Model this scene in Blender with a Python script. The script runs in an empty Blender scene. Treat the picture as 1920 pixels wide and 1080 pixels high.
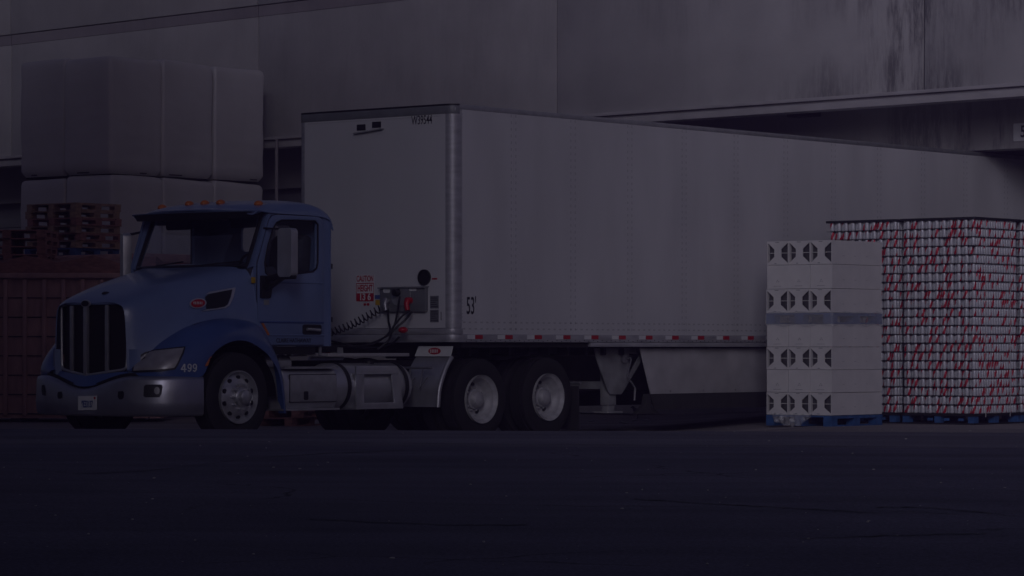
import bpy, bmesh, math, random
from mathutils import Vector, Matrix
from mathutils.bvhtree import BVHTree
random.seed(7)
R = math.radians
SC = bpy.context.scene
COL = SC.collection

# ------------------------------------------------------------------ camera, sky, sun, exposure
FOC, HOR, EYE = 5860.0, 650.0, 1.13           # focal length and horizon in photo pixels, eye height
cd = bpy.data.cameras.new('camera'); cam = bpy.data.objects.new('camera', cd); COL.objects.link(cam)
cam.location = (0, 0, EYE); cam.rotation_euler = (R(90), 0, 0)
cd.sensor_width = 36; cd.lens = FOC / 1920 * 36; cd.shift_y = (HOR - 540) / 1920
cd.clip_start = 0.5; cd.clip_end = 2000
SC.camera = cam
SUN_AZ, SUN_EL = 188, 17                       # degrees from +Y towards +X, above horizon
wd = bpy.data.worlds.new('World'); SC.world = wd; wd.use_nodes = True
nt = wd.node_tree; nt.nodes.clear()
sky = nt.nodes.new('ShaderNodeTexSky'); sky.sky_type = 'NISHITA'; sky.sun_disc = False
sky.sun_elevation = R(SUN_EL); sky.sun_rotation = R(SUN_AZ); sky.dust_density = 4.0; sky.air_density = 1.0
mul = nt.nodes.new('ShaderNodeMix'); mul.data_type = 'RGBA'; mul.blend_type = 'MULTIPLY'
mul.inputs[0].default_value = 1; mul.inputs[7].default_value = (.95, 0.90, 1.16, 1)
bg = nt.nodes.new('ShaderNodeBackground'); bg.inputs[1].default_value = 0.07
ow = nt.nodes.new('ShaderNodeOutputWorld')
nt.links.new(sky.outputs[0], mul.inputs[6]); nt.links.new(mul.outputs[2], bg.inputs[0]); nt.links.new(bg.outputs[0], ow.inputs[0])
sl = bpy.data.lights.new('sun', 'SUN'); sl.energy = 4.6; sl.angle = R(24); sl.color = (.95, .94, 1.20)
so = bpy.data.objects.new('sun', sl); COL.objects.link(so)
sdir = Vector((math.sin(R(SUN_AZ)) * math.cos(R(SUN_EL)), math.cos(R(SUN_AZ)) * math.cos(R(SUN_EL)), math.sin(R(SUN_EL))))
so.rotation_euler = (-sdir).to_track_quat('-Z', 'Y').to_euler(); so.location = sdir * 60
SC.view_settings.view_transform = 'Standard'; SC.view_settings.look = 'None'
SC.view_settings.exposure = -2.32; SC.view_settings.gamma = 1; SC.view_settings.use_curve_mapping = False

# ------------------------------------------------------------------ materials
def mat(name, col, rough=0.6, metal=0.0, coat=0.0, noise=0.0, nscale=6.0, bump=0.0, bscale=40.0, stretch=(1, 1, 1), spec=0.5, col2=None):
    m = bpy.data.materials.new(name); m.use_nodes = True
    n = m.node_tree.nodes; L = m.node_tree.links
    p = n['Principled BSDF']
    p.inputs['Base Color'].default_value = (*col, 1); p.inputs['Roughness'].default_value = rough
    p.inputs['Metallic'].default_value = metal; p.inputs['Coat Weight'].default_value = coat
    p.inputs['Coat Roughness'].default_value = 0.16; p.inputs['Specular IOR Level'].default_value = spec
    tc = n.new('ShaderNodeTexCoord'); mp = n.new('ShaderNodeMapping'); mp.inputs['Scale'].default_value = stretch
    L.new(tc.outputs['Object'], mp.inputs[0])
    if noise:
        t = n.new('ShaderNodeTexNoise'); t.inputs['Scale'].default_value = nscale; t.inputs['Detail'].default_value = 6
        L.new(mp.outputs[0], t.inputs[0])
        r = n.new('ShaderNodeValToRGB'); r.color_ramp.elements[0].position = .3; r.color_ramp.elements[1].position = .7
        c2 = col2 or tuple(c * (1 - noise) for c in col)
        r.color_ramp.elements[0].color = (*c2, 1); r.color_ramp.elements[1].color = (*col, 1)
        L.new(t.outputs[0], r.inputs[0]); L.new(r.outputs[0], p.inputs['Base Color'])
        rr = n.new('ShaderNodeMapRange'); rr.inputs[3].default_value = max(0, rough - .08); rr.inputs[4].default_value = min(1, rough + .12)
        L.new(t.outputs[0], rr.inputs[0]); L.new(rr.outputs[0], p.inputs['Roughness'])
    if bump:
        t2 = n.new('ShaderNodeTexNoise'); t2.inputs['Scale'].default_value = bscale; t2.inputs['Detail'].default_value = 5
        L.new(mp.outputs[0], t2.inputs[0])
        b = n.new('ShaderNodeBump'); b.inputs['Strength'].default_value = bump; b.inputs['Distance'].default_value = .02
        L.new(t2.outputs[0], b.inputs['Height']); L.new(b.outputs[0], p.inputs['Normal'])
    return m

def mathn(n, L, op, a, b=None):
    k = n.new('ShaderNodeMath'); k.operation = op
    for i, v in ((0, a), (1, b)):
        if v is None: continue
        if isinstance(v, (int, float)): k.inputs[i].default_value = v
        else: L.new(v, k.inputs[i])
    return k.outputs[0]

def glassmat(name, tint=(.8, .85, .9), gloss=.12):
    m = bpy.data.materials.new(name); m.use_nodes = True
    n = m.node_tree.nodes; L = m.node_tree.links; n.clear()
    o = n.new('ShaderNodeOutputMaterial'); tr = n.new('ShaderNodeBsdfTransparent'); tr.inputs[0].default_value = (*tint, 1)
    g = n.new('ShaderNodeBsdfGlossy'); g.inputs['Roughness'].default_value = .03
    fr = n.new('ShaderNodeFresnel'); fr.inputs[0].default_value = 1.45
    ad = n.new('ShaderNodeMath'); ad.operation = 'ADD'; ad.inputs[1].default_value = gloss
    mx = n.new('ShaderNodeMixShader')
    ge = n.new('ShaderNodeNewGeometry'); k = mathn(n, L, 'MULTIPLY', ad.outputs[0], mathn(n, L, 'SUBTRACT', 1.0, ge.outputs['Backfacing']))
    L.new(fr.outputs[0], ad.inputs[0]); L.new(k, mx.inputs[0]); L.new(tr.outputs[0], mx.inputs[1]); L.new(g.outputs[0], mx.inputs[2]); L.new(mx.outputs[0], o.inputs[0])
    return m

M = {}
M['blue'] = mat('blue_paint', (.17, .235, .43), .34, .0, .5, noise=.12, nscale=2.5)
M['deepblue'] = mat('shade_toned_blue', (.055, .11, .32), .3, .0, .7, noise=.12, nscale=2.5)  # truck blue with shade put into its colour; also used for sticker and plate text
M['chrome'] = mat('polished_aluminium', (.66, .66, .69), .36, .72, noise=.2, nscale=5, bump=.08, bscale=3)
M['bumper'] = mat('dull_chrome', (.50, .50, .56), .36, .85, noise=.2, nscale=4, bump=.06, bscale=3)
M['alu'] = mat('dull_aluminium', (.55, .55, .57), .42, .7, noise=.25, nscale=9)
M['rim'] = mat('wheel_aluminium', (.62, .62, .64), .35, .6, noise=.3, nscale=12)
M['whiterim'] = mat('pale_wheel_paint', (.55, .54, .55), .5, .1, noise=.3, nscale=14)
M['black'] = mat('black_plastic', (.012, .012, .013), .45, noise=.3, nscale=10)
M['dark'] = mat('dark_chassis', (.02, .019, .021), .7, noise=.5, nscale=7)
M['interior'] = mat('cab_interior', (.09, .092, .13), .8, noise=.3, nscale=8)
M['tyre'] = mat('tyre_rubber', (.022, .021, .022), .75, noise=.35, nscale=8, bump=.25, bscale=60)
M['amber'] = mat('amber_lens', (.66, .17, .02), .3, coat=.3, noise=.2, nscale=20)
M['red'] = mat('red_sticker', (.5, .012, .02), .35, noise=.15, nscale=12)
M['white'] = mat('white_sticker', (.75, .75, .75), .4, noise=.1, nscale=12)
M['text'] = mat('dark_lettering', (.012, .012, .015), .5, noise=.3, nscale=30)
M['lens'] = mat('headlight_lens', (.42, .40, .42), .35, .2, .5, noise=.35, nscale=7, bump=.2, bscale=9)
M['glass'] = glassmat('window_glass', (.93, .95, .97), .06)
M['grille'] = mat('grille_mesh', (.018, .016, .018), .6, .3, noise=.5, nscale=60)
M['trailgrey'] = mat('grey_box', (.22, .225, .24), .5, .2, noise=.25, nscale=6)
M['nosealu'] = mat('nose_rail_aluminium', (.50, .49, .52), .42, .35, noise=.3, nscale=4, stretch=(1, 1, 4))
M['frame'] = mat('chassis_grey', (.36, .36, .37), .6, .1, noise=.35, nscale=7)
M['skirt'] = mat('skirt_panel', (.50, .48, .49), .55, noise=.3, nscale=3)
M['wood'] = mat('pallet_wood', (.52, .35, .24), .85, noise=.5, nscale=9, stretch=(1, 1, 3), bump=.3, bscale=30)
M['woodred'] = mat('reddish_pallet_wood', (.46, .22, .18), .85, noise=.5, nscale=9, stretch=(1, 1, 3))
M['woodorange'] = mat('orange_wood', (.55, .22, .06), .8, noise=.4, nscale=9)
M['bluewood'] = mat('blue_painted_wood', (.035, .13, .36), .7, noise=.45, nscale=8)
M['redsteel'] = mat('weathered_red_steel', (.62, .36, .33), .6, .05, noise=.4, nscale=3, stretch=(2, 2, .6), bump=.15, bscale=12)
M['redsteel2'] = mat('dark_red_steel', (.52, .20, .19), .6, .05, noise=.4, nscale=3, stretch=(2, 2, .6))
M['carton'] = mat('white_carton', (.72, .70, .68), .75, noise=.1, nscale=5, bump=.15, bscale=6)
M['cartonin'] = mat('carton_inside', (.10, .095, .10), .8, noise=.6, nscale=14, stretch=(1, 1, .25))
M['sheet'] = mat('black_divider', (.012, .012, .016), .6, noise=.3, nscale=10)
M['canlid'] = mat('can_dark', (.03, .03, .035), .5, .4, noise=.3, nscale=20)
M['steel'] = mat('galvanised_steel', (.42, .42, .44), .4, .7, noise=.3, nscale=14)
M['rubber'] = mat('rubber_flap', (.05, .047, .05), .8, noise=.5, nscale=9, stretch=(1, 1, .3))
M['pigeon'] = mat('pigeon_feathers', (.05, .052, .065), .7, noise=.5, nscale=30)
M['yellow'] = mat('yellow_sticker', (.6, .36, .01), .5, noise=.15, nscale=30)
M['sealed'] = mat('tarred_crack', (.012, .012, .014), .7, noise=.4, nscale=4)
M['litter'] = mat('pale_litter', (.55, .53, .52), .8, noise=.4, nscale=40)

def wrapmat():
    m = mat('white_stretch_wrap', (.66, .645, .66), .38, noise=.12, nscale=1.6, stretch=(1, 1, .5))
    n = m.node_tree.nodes; L = m.node_tree.links; p = n['Principled BSDF']
    tc = n.new('ShaderNodeTexCoord'); w = n.new('ShaderNodeTexWave'); w.wave_type = 'BANDS'; w.bands_direction = 'Z'
    w.inputs['Scale'].default_value = 1.1; w.inputs['Distortion'].default_value = 5; w.inputs['Detail'].default_value = 3; w.inputs['Detail Scale'].default_value = 1.5
    L.new(tc.outputs['Object'], w.inputs[0])
    b = n.new('ShaderNodeBump'); b.inputs['Strength'].default_value = .10; b.inputs['Distance'].default_value = .03
    L.new(w.outputs[1], b.inputs['Height']); L.new(b.outputs[0], p.inputs['Normal'])
    return m
M['wrap'] = wrapmat()

def trailermat(name, horiz):
    # white painted aluminium sheet with double rivet columns every 1.2 m
    m = mat(name, (.71, .70, .71), .35, .05, .3, noise=.17, nscale=1.6, stretch=(1, 1, .25), bump=.05, bscale=1.5)
    n = m.node_tree.nodes; L = m.node_tree.links; p = n['Principled BSDF']
    src = p.inputs['Base Color'].links[0].from_socket
    tc = n.new('ShaderNodeTexCoord'); sx = n.new('ShaderNodeSeparateXYZ'); L.new(tc.outputs['Object'], sx.inputs[0])
    u = sx.outputs[0] if horiz else sx.outputs[1]
    a = mathn(n, L, 'ADD', u, 600.0 + (.552 if horiz else 0.0))
    fr = mathn(n, L, 'FRACT', mathn(n, L, 'DIVIDE', a, 1.2))
    d = mathn(n, L, 'MULTIPLY', mathn(n, L, 'ABSOLUTE', mathn(n, L, 'SUBTRACT', fr, .5)), 1.2)
    d2 = mathn(n, L, 'ABSOLUTE', mathn(n, L, 'SUBTRACT', d, .045))
    col = mathn(n, L, 'LESS_THAN', d2, .011)
    fz = mathn(n, L, 'FRACT', mathn(n, L, 'MULTIPLY', sx.outputs[2], 12.0))
    dot = mathn(n, L, 'LESS_THAN', fz, .42)
    k = mathn(n, L, 'MULTIPLY', col, dot)
    seam = mathn(n, L, 'LESS_THAN', d, .004)
    k2 = mathn(n, L, 'ADD', mathn(n, L, 'MULTIPLY', k, .32), mathn(n, L, 'MULTIPLY', seam, .12))
    # two rows of rivets along the bottom edge
    zb = mathn(n, L, 'LESS_THAN', mathn(n, L, 'ABSOLUTE', mathn(n, L, 'SUBTRACT', mathn(n, L, 'ABSOLUTE', mathn(n, L, 'SUBTRACT', sx.outputs[2], 1.39)), .04)), .009)
    fx = mathn(n, L, 'LESS_THAN', mathn(n, L, 'FRACT', mathn(n, L, 'MULTIPLY', a, 9.0)), .4)
    k3 = mathn(n, L, 'ADD', k2, mathn(n, L, 'MULTIPLY', mathn(n, L, 'MULTIPLY', zb, fx), .4))
    mx = n.new('ShaderNodeMix'); mx.data_type = 'RGBA'
    L.new(k3, mx.inputs[0]); L.new(src, mx.inputs[6]); mx.inputs[7].default_value = (.12, .12, .13, 1)
    L.new(mx.outputs[2], p.inputs['Base Color'])
    return m
M['tside'] = trailermat('trailer_side_sheet', True)
M['tnose'] = mat('trailer_nose_sheet', (.66, .65, .66), .4, .05, .2, noise=.10, nscale=1.0, stretch=(1, 1, .4), bump=.06, bscale=1.2)

def concretemat(name, base, stain=True):
    m = mat(name, base, .85, noise=.22, nscale=.9, bump=.15, bscale=14)
    n = m.node_tree.nodes; L = m.node_tree.links; p = n['Principled BSDF']
    src = p.inputs['Base Color'].links[0].from_socket
    if stain:
        tc = n.new('ShaderNodeTexCoord')
        mp = n.new('ShaderNodeMapping'); mp.inputs['Scale'].default_value = (1.6, 1.6, .22); L.new(tc.outputs['Object'], mp.inputs[0])
        t = n.new('ShaderNodeTexNoise'); t.inputs['Scale'].default_value = 1.5; t.inputs['Detail'].default_value = 9; t.inputs['Roughness'].default_value = .72
        L.new(mp.outputs[0], t.inputs[0])
        t2 = n.new('ShaderNodeTexNoise'); t2.inputs['Scale'].default_value = .28; t2.inputs['Detail'].default_value = 4; L.new(tc.outputs['Object'], t2.inputs[0])
        a = n.new('ShaderNodeMapRange'); a.inputs[1].default_value = .43; a.inputs[2].default_value = .54; L.new(t.outputs[0], a.inputs[0])
        b = n.new('ShaderNodeMapRange'); b.inputs[1].default_value = .38; b.inputs[2].default_value = .52; L.new(t2.outputs[0], b.inputs[0])
        k = mathn(n, L, 'MULTIPLY', a.outputs[0], b.outputs[0])
        t3 = n.new('ShaderNodeTexNoise'); t3.inputs['Scale'].default_value = 9; t3.inputs['Detail'].default_value = 6; t3.inputs['Roughness'].default_value = .8; L.new(mp.outputs[0], t3.inputs[0])
        c = n.new('ShaderNodeMapRange'); c.inputs[1].default_value = .36; c.inputs[2].default_value = .54; L.new(t3.outputs[0], c.inputs[0])
        sx = n.new('ShaderNodeSeparateXYZ'); L.new(tc.outputs['Object'], sx.inputs[0])
        g = n.new('ShaderNodeMapRange'); g.inputs[1].default_value = 8; g.inputs[2].default_value = .5; g.inputs[3].default_value = .10; g.inputs[4].default_value = 1.0; L.new(sx.outputs[0], g.inputs[0])
        k = mathn(n, L, 'MULTIPLY', mathn(n, L, 'MULTIPLY', k, c.outputs[0]), g.outputs[0])
        mx = n.new('ShaderNodeMix'); mx.data_type = 'RGBA'; L.new(k, mx.inputs[0]); L.new(src, mx.inputs[6]); mx.inputs[7].default_value = (base[0] * .16, base[1] * .16, base[2] * .17, 1)
        L.new(mx.outputs[2], p.inputs['Base Color'])
    return m
M['concrete'] = concretemat('tilt_up_concrete', (.50, .485, .485))
M['concrete2'] = concretemat('stained_dock_concrete', (.40, .385, .38))
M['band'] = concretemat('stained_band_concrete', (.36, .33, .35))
M['fascia'] = mat('painted_fascia', (.46, .44, .45), .6, noise=.2, nscale=2, stretch=(1, 1, 3))
M['door'] = mat('dock_door_grey', (.20, .20, .215), .6, noise=.25, nscale=3)

def groundmat(name, a, b, speck, crack):
    m = bpy.data.materials.new(name); m.use_nodes = True
    n = m.node_tree.nodes; L = m.node_tree.links; p = n['Principled BSDF']; p.inputs['Roughness'].default_value = .9
    p.inputs['Specular IOR Level'].default_value = .3
    tc = n.new('ShaderNodeTexCoord')
    t = n.new('ShaderNodeTexNoise'); t.inputs['Scale'].default_value = .35; t.inputs['Detail'].default_value = 8; t.inputs['Roughness'].default_value = .65; L.new(tc.outputs['Object'], t.inputs[0])
    r = n.new('ShaderNodeValToRGB'); r.color_ramp.elements[0].position = .35; r.color_ramp.elements[1].position = .68
    r.color_ramp.elements[0].color = (*a, 1); r.color_ramp.elements[1].color = (*b, 1); L.new(t.outputs[0], r.inputs[0])
    # long tyre streaks
    mp = n.new('ShaderNodeMapping'); mp.inputs['Scale'].default_value = (.14, .9, 1); mp.inputs['Rotation'].default_value = (0, 0, R(-6)); L.new(tc.outputs['Object'], mp.inputs[0])
    t2 = n.new('ShaderNodeTexNoise'); t2.inputs['Scale'].default_value = 1; t2.inputs['Detail'].default_value = 5; L.new(mp.outputs[0], t2.inputs[0])
    mr = n.new('ShaderNodeMapRange'); mr.inputs[1].default_value = .35; mr.inputs[2].default_value = .7; mr.inputs[3].default_value = .70; mr.inputs[4].default_value = 1.12; L.new(t2.outputs[0], mr.inputs[0])
    m1 = n.new('ShaderNodeMix'); m1.data_type = 'RGBA'; m1.blend_type = 'MULTIPLY'; m1.inputs[0].default_value = 1
    L.new(r.outputs[0], m1.inputs[6]); L.new(mr.outputs[0], m1.inputs[7])
    # aggregate grain
    t3 = n.new('ShaderNodeTexNoise'); t3.inputs['Scale'].default_value = 55; t3.inputs['Detail'].default_value = 3; L.new(tc.outputs['Object'], t3.inputs[0])
    mr3 = n.new('ShaderNodeMapRange'); mr3.inputs[1].default_value = .3; mr3.inputs[2].default_value = .7; mr3.inputs[3].default_value = .6; mr3.inputs[4].default_value = 1.4; L.new(t3.outputs[0], mr3.inputs[0])
    m2 = n.new('ShaderNodeMix'); m2.data_type = 'RGBA'; m2.blend_type = 'MULTIPLY'; m2.inputs[0].default_value = 1
    L.new(m1.outputs[2], m2.inputs[6]); L.new(mr3.outputs[0], m2.inputs[7])
    out = m2.outputs[2]
    if crack:
        v = n.new('ShaderNodeTexVoronoi'); v.feature = 'DISTANCE_TO_EDGE'; v.inputs['Scale'].default_value = .22
        nz = n.new('ShaderNodeTexNoise'); nz.inputs['Scale'].default_value = 1.2; nz.inputs['Detail'].default_value = 6; L.new(tc.outputs['Object'], nz.inputs[0])
        ad = n.new('ShaderNodeMix'); ad.data_type = 'RGBA'; ad.blend_type = 'ADD'; ad.inputs[0].default_value = .7
        L.new(tc.outputs['Object'], ad.inputs[6]); L.new(nz.outputs[1], ad.inputs[7]); L.new(ad.outputs[2], v.inputs[0])
        lt = mathn(n, L, 'LESS_THAN', v.outputs[0], .0035)
        mk = n.new('ShaderNodeMapRange'); mk.inputs[1].default_value = .5; mk.inputs[2].default_value = .6; L.new(t.outputs[0], mk.inputs[0])
        k = mathn(n, L, 'MULTIPLY', mathn(n, L, 'MULTIPLY', lt, mk.outputs[0]), .7)
        m3 = n.new('ShaderNodeMix'); m3.data_type = 'RGBA'; L.new(k, m3.inputs[0]); L.new(out, m3.inputs[6]); m3.inputs[7].default_value = (.01, .01, .012, 1)
        out = m3.outputs[2]
    L.new(out, p.inputs['Base Color'])
    b_ = n.new('ShaderNodeBump'); b_.inputs['Strength'].default_value = .4; b_.inputs['Distance'].default_value = .02
    L.new(t3.outputs[0], b_.inputs['Height']); L.new(b_.outputs[0], p.inputs['Normal'])
    return m
M['asphalt'] = groundmat('asphalt', (.112, .108, .160), (.165, .158, .225), True, True)
M['strip'] = groundmat('worn_asphalt_strip', (.15, .145, .19), (.21, .20, .25), True, False)
M['yard'] = groundmat('concrete_yard', (.24, .22, .225), (.36, .33, .33), True, False)

def canmat():
    m = bpy.data.materials.new('white_can_red_slash'); m.use_nodes = True
    n = m.node_tree.nodes; L = m.node_tree.links; p = n['Principled BSDF']
    p.inputs['Roughness'].default_value = .35; p.inputs['Metallic'].default_value = .15
    uv = n.new('ShaderNodeUVMap'); uv.uv_map = 'UVMap'; s = n.new('ShaderNodeSeparateXYZ'); L.new(uv.outputs[0], s.inputs[0])
    # one tapering red slash round the can
    u = mathn(n, L, 'FRACT', s.outputs[0])
    d = mathn(n, L, 'ABSOLUTE', mathn(n, L, 'SUBTRACT', u, mathn(n, L, 'ADD', mathn(n, L, 'MULTIPLY', s.outputs[1], .24), .33)))
    nz = n.new('ShaderNodeTexNoise'); nz.inputs['Scale'].default_value = 3.0; L.new(uv.outputs[0], nz.inputs[0])
    k = mathn(n, L, 'LESS_THAN', d, mathn(n, L, 'MULTIPLY', nz.outputs[0], .19))
    mx = n.new('ShaderNodeMix'); mx.data_type = 'RGBA'; L.new(k, mx.inputs[0]); mx.inputs[6].default_value = (.57, .57, .60, 1); mx.inputs[7].default_value = (.46, .012, .03, 1)
    L.new(mx.outputs[2], p.inputs['Base Color'])
    return m
M['can'] = canmat()

# ------------------------------------------------------------------ helpers
def tag(o, label=None, cat=None, group=None, kind=None):
    if label: o['label'] = label
    if cat: o['category'] = cat
    if group: o['group'] = group
    if kind: o['kind'] = kind
    return o

def empty(name, loc=(0, 0, 0), rz=0.0):
    o = bpy.data.objects.new(name, None); COL.objects.link(o); o.location = loc; o.rotation_euler = (0, 0, rz)
    o.empty_display_size = .2
    return o

def copy_tree(o, parent=None):
    c = o.copy(); COL.objects.link(c)
    if parent: c.parent = parent
    for ch in list(o.children): copy_tree(ch, c)
    return c

class MB:
    def __init__(s): s.bm = bmesh.new()
    def box(s, x0, x1, y0, y1, z0, z1):
        v = [s.bm.verts.new(p) for p in ((x0, y0, z0), (x1, y0, z0), (x1, y1, z0), (x0, y1, z0), (x0, y0, z1), (x1, y0, z1), (x1, y1, z1), (x0, y1, z1))]
        for f in ((0, 3, 2, 1), (4, 5, 6, 7), (0, 1, 5, 4), (1, 2, 6, 5), (2, 3, 7, 6), (3, 0, 4, 7)): s.bm.faces.new([v[i] for i in f])
        return s
    def bar(s, p0, p1, w, h, up=(0, 0, 1)):
        p0, p1 = Vector(p0), Vector(p1); d = (p1 - p0).normalized(); u = Vector(up)
        a = d.cross(u)
        if a.length < 1e-4: a = d.cross(Vector((1, 0, 0)))
        a.normalize(); b = a.cross(d).normalized()
        v = []
        for p in (p0, p1):
            for i, j in ((-1, -1), (1, -1), (1, 1), (-1, 1)): v.append(s.bm.verts.new(p + a * (i * w / 2) + b * (j * h / 2)))
        for f in ((0, 1, 2, 3), (7, 6, 5, 4), (0, 4, 5, 1), (1, 5, 6, 2), (2, 6, 7, 3), (3, 7, 4, 0)): s.bm.faces.new([v[i] for i in f])
        return s
    def tube(s, pts, r, n=8, cap=True):
        pts = [Vector(p) for p in pts]; rings = []
        rr = r if isinstance(r, (list, tuple)) else [r] * len(pts)
        prev = None
        for i, p in enumerate(pts):
            d = (pts[min(i + 1, len(pts) - 1)] - pts[max(i - 1, 0)]).normalized()
            if prev is None:
                a = d.cross(Vector((0, 0, 1)))
                if a.length < 1e-3: a = d.cross(Vector((1, 0, 0)))
            else: a = prev - d * prev.dot(d)
            a.normalize(); prev = a; b = d.cross(a)
            rings.append([s.bm.verts.new(p + (a * math.cos(2 * math.pi * k / n) + b * math.sin(2 * math.pi * k / n)) * rr[i]) for k in range(n)])
        for i in range(len(rings) - 1):
            for k in range(n): s.bm.faces.new((rings[i][k], rings[i][(k + 1) % n], rings[i + 1][(k + 1) % n], rings[i + 1][k]))
        if cap: s.bm.faces.new(rings[0][::-1]); s.bm.faces.new(rings[-1])
        return s
    def lathe(s, prof, n=32, c=(0, 0, 0), axis='y', closed=False, cap=None):
        # prof: (radius, offset along axis)
        rings = []
        for r, t in prof:
            ring = []
            for k in range(n):
                a = 2 * math.pi * k / n; q = (r * math.cos(a), r * math.sin(a))
                if axis == 'y': p = (c[0] + q[0], c[1] + t, c[2] + q[1])
                elif axis == 'x': p = (c[0] + t, c[1] + q[0], c[2] + q[1])
                else: p = (c[0] + q[0], c[1] + q[1], c[2] + t)
                ring.append(s.bm.verts.new(p))
            rings.append(ring)
        m = len(rings)
        for i in range(m if closed else m - 1):
            A, B = rings[i], rings[(i + 1) % m]
            for k in range(n): s.bm.faces.new((A[k], A[(k + 1) % n], B[(k + 1) % n], B[k]))
        if not closed:
            for (r_, _), ring in ((prof[0], rings[0]), (prof[-1], rings[-1])):
                if r_ > 1e-6 and cap: s.bm.faces.new(ring)
            bmesh.ops.remove_doubles(s.bm, verts=[v for (r_, _), ring in zip(prof, rings) if r_ <= 1e-6 for v in ring], dist=1e-5)
        return s
    def prism(s, poly, axis, t0, t1, holes=()):
        # extrude a 2D outline (with holes) along an axis: axis 'y' -> poly is (x,z); 'x' -> (y,z); 'z' -> (x,y)
        def P(q, t): return {'y': (q[0], t, q[1]), 'x': (t, q[0], q[1]), 'z': (q[0], q[1], t)}[axis]
        loops = [poly] + list(holes); new = []
        tmp = bmesh.new(); es = []
        for lp in loops:
            vs = [tmp.verts.new(P(q, t0)) for q in lp]
            for i in range(len(vs)): es.append(tmp.edges.new((vs[i], vs[(i + 1) % len(vs)])))
        nrm = {'y': (0, 1, 0), 'x': (1, 0, 0), 'z': (0, 0, 1)}[axis]
        bmesh.ops.triangle_fill(tmp, use_beauty=True, use_dissolve=False, edges=es, normal=nrm)
        off = Vector({'y': (0, t1 - t0, 0), 'x': (t1 - t0, 0, 0), 'z': (0, 0, t1 - t0)}[axis])
        mp0, mp1 = {}, {}
        for v in tmp.verts: mp0[v] = s.bm.verts.new(v.co); mp1[v] = s.bm.verts.new(v.co + off)
        for f in tmp.faces:
            s.bm.faces.new([mp0[v] for v in f.verts]); s.bm.faces.new([mp1[v] for v in reversed(f.verts)])
        for e in tmp.edges:
            if len(e.link_faces) == 1: a, b = e.verts; s.bm.faces.new((mp0[a], mp0[b], mp1[b], mp1[a]))
        tmp.free(); return s
    def grid(s, rows, close_u=False):
        V = [[s.bm.verts.new(p) for p in r] for r in rows]
        for i in range(len(V) - 1):
            n = len(V[i])
            for j in range(n if close_u else n - 1): s.bm.faces.new((V[i][j], V[i][(j + 1) % n], V[i + 1][(j + 1) % n], V[i + 1][j]))
        return s
    def ball(s, c, r, sc=(1, 1, 1), u=16, v=10):
        mtx = Matrix.Translation(c) @ Matrix.Diagonal((*[r * k for k in sc], 1))
        bmesh.ops.create_uvsphere(s.bm, u_segments=u, v_segments=v, radius=1, matrix=mtx); return s
    def build(s, name, m, parent=None, bevel=0.0, smooth=True, solid=0.0, ang=40, seg=2):
        bm = s.bm
        bmesh.ops.recalc_face_normals(bm, faces=bm.faces)
        if solid:
            bmesh.ops.solidify(bm, geom=bm.faces[:], thickness=solid)
            bmesh.ops.recalc_face_normals(bm, faces=bm.faces)
        if bevel:
            ed = [e for e in bm.edges if len(e.link_faces) == 2 and e.calc_face_angle(0) > R(35)]
            bmesh.ops.bevel(bm, geom=ed, offset=bevel, segments=seg, profile=.5, affect='EDGES', clamp_overlap=True)
        me = bpy.data.meshes.new(name); bm.to_mesh(me); bm.free()
        if smooth:
            me.polygons.foreach_set('use_smooth', [True] * len(me.polygons)); me.set_sharp_from_angle(angle=R(ang))
        me.materials.append(M[m] if isinstance(m, str) else m)
        o = bpy.data.objects.new(name, me); COL.objects.link(o)
        if parent: o.parent = parent
        return o

def cr(p0, p1, p2, p3, t):
    return .5 * ((2 * p1) + (p2 - p0) * t + (2 * p0 - 5 * p1 + 4 * p2 - p3) * t * t + (3 * p1 - p0 - 3 * p2 + p3) * t ** 3)
def spline(pts, n):
    pts = [Vector(p) for p in pts]; out = []
    for i in range(len(pts) - 1):
        a = pts[max(i - 1, 0)]; d = pts[min(i + 2, len(pts) - 1)]
        for k in range(n): out.append(cr(a, pts[i], pts[i + 1], d, k / n))
    out.append(pts[-1]); return out
def loft(secs, nu=4, nv=4):
    rows = [spline(s, nv) for s in secs]
    cols = [spline([r[j] for r in rows], nu) for j in range(len(rows[0]))]
    return [[cols[j][i] for j in range(len(cols))] for i in range(len(cols[0]))]
def mirror(pts): return [(p[0], -p[1], p[2]) for p in pts]
def sstep(x, a, b):
    t = max(0, min(1, (x - a) / (b - a))); return t * t * (3 - 2 * t)

def text(name, s, size, parent, m, loc, rot, sx=1.0, off=0.0, depth=.001, align='CENTER'):
    cu = bpy.data.curves.new('txt', 'FONT'); cu.body = s; cu.size = size; cu.align_x = align; cu.align_y = 'CENTER'; cu.offset = off; cu.extrude = depth
    t = bpy.data.objects.new('txt', cu); COL.objects.link(t)
    me = bpy.data.meshes.new_from_object(t.evaluated_get(bpy.context.evaluated_depsgraph_get()))
    bpy.data.objects.remove(t)
    me.transform(Matrix.Diagonal((sx, 1, 1, 1)))
    me.materials.clear(); me.materials.append(M[m]); me.name = name
    o = bpy.data.objects.new(name, me); COL.objects.link(o); o.parent = parent; o.location = loc; o.rotation_euler = rot
    return o

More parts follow.
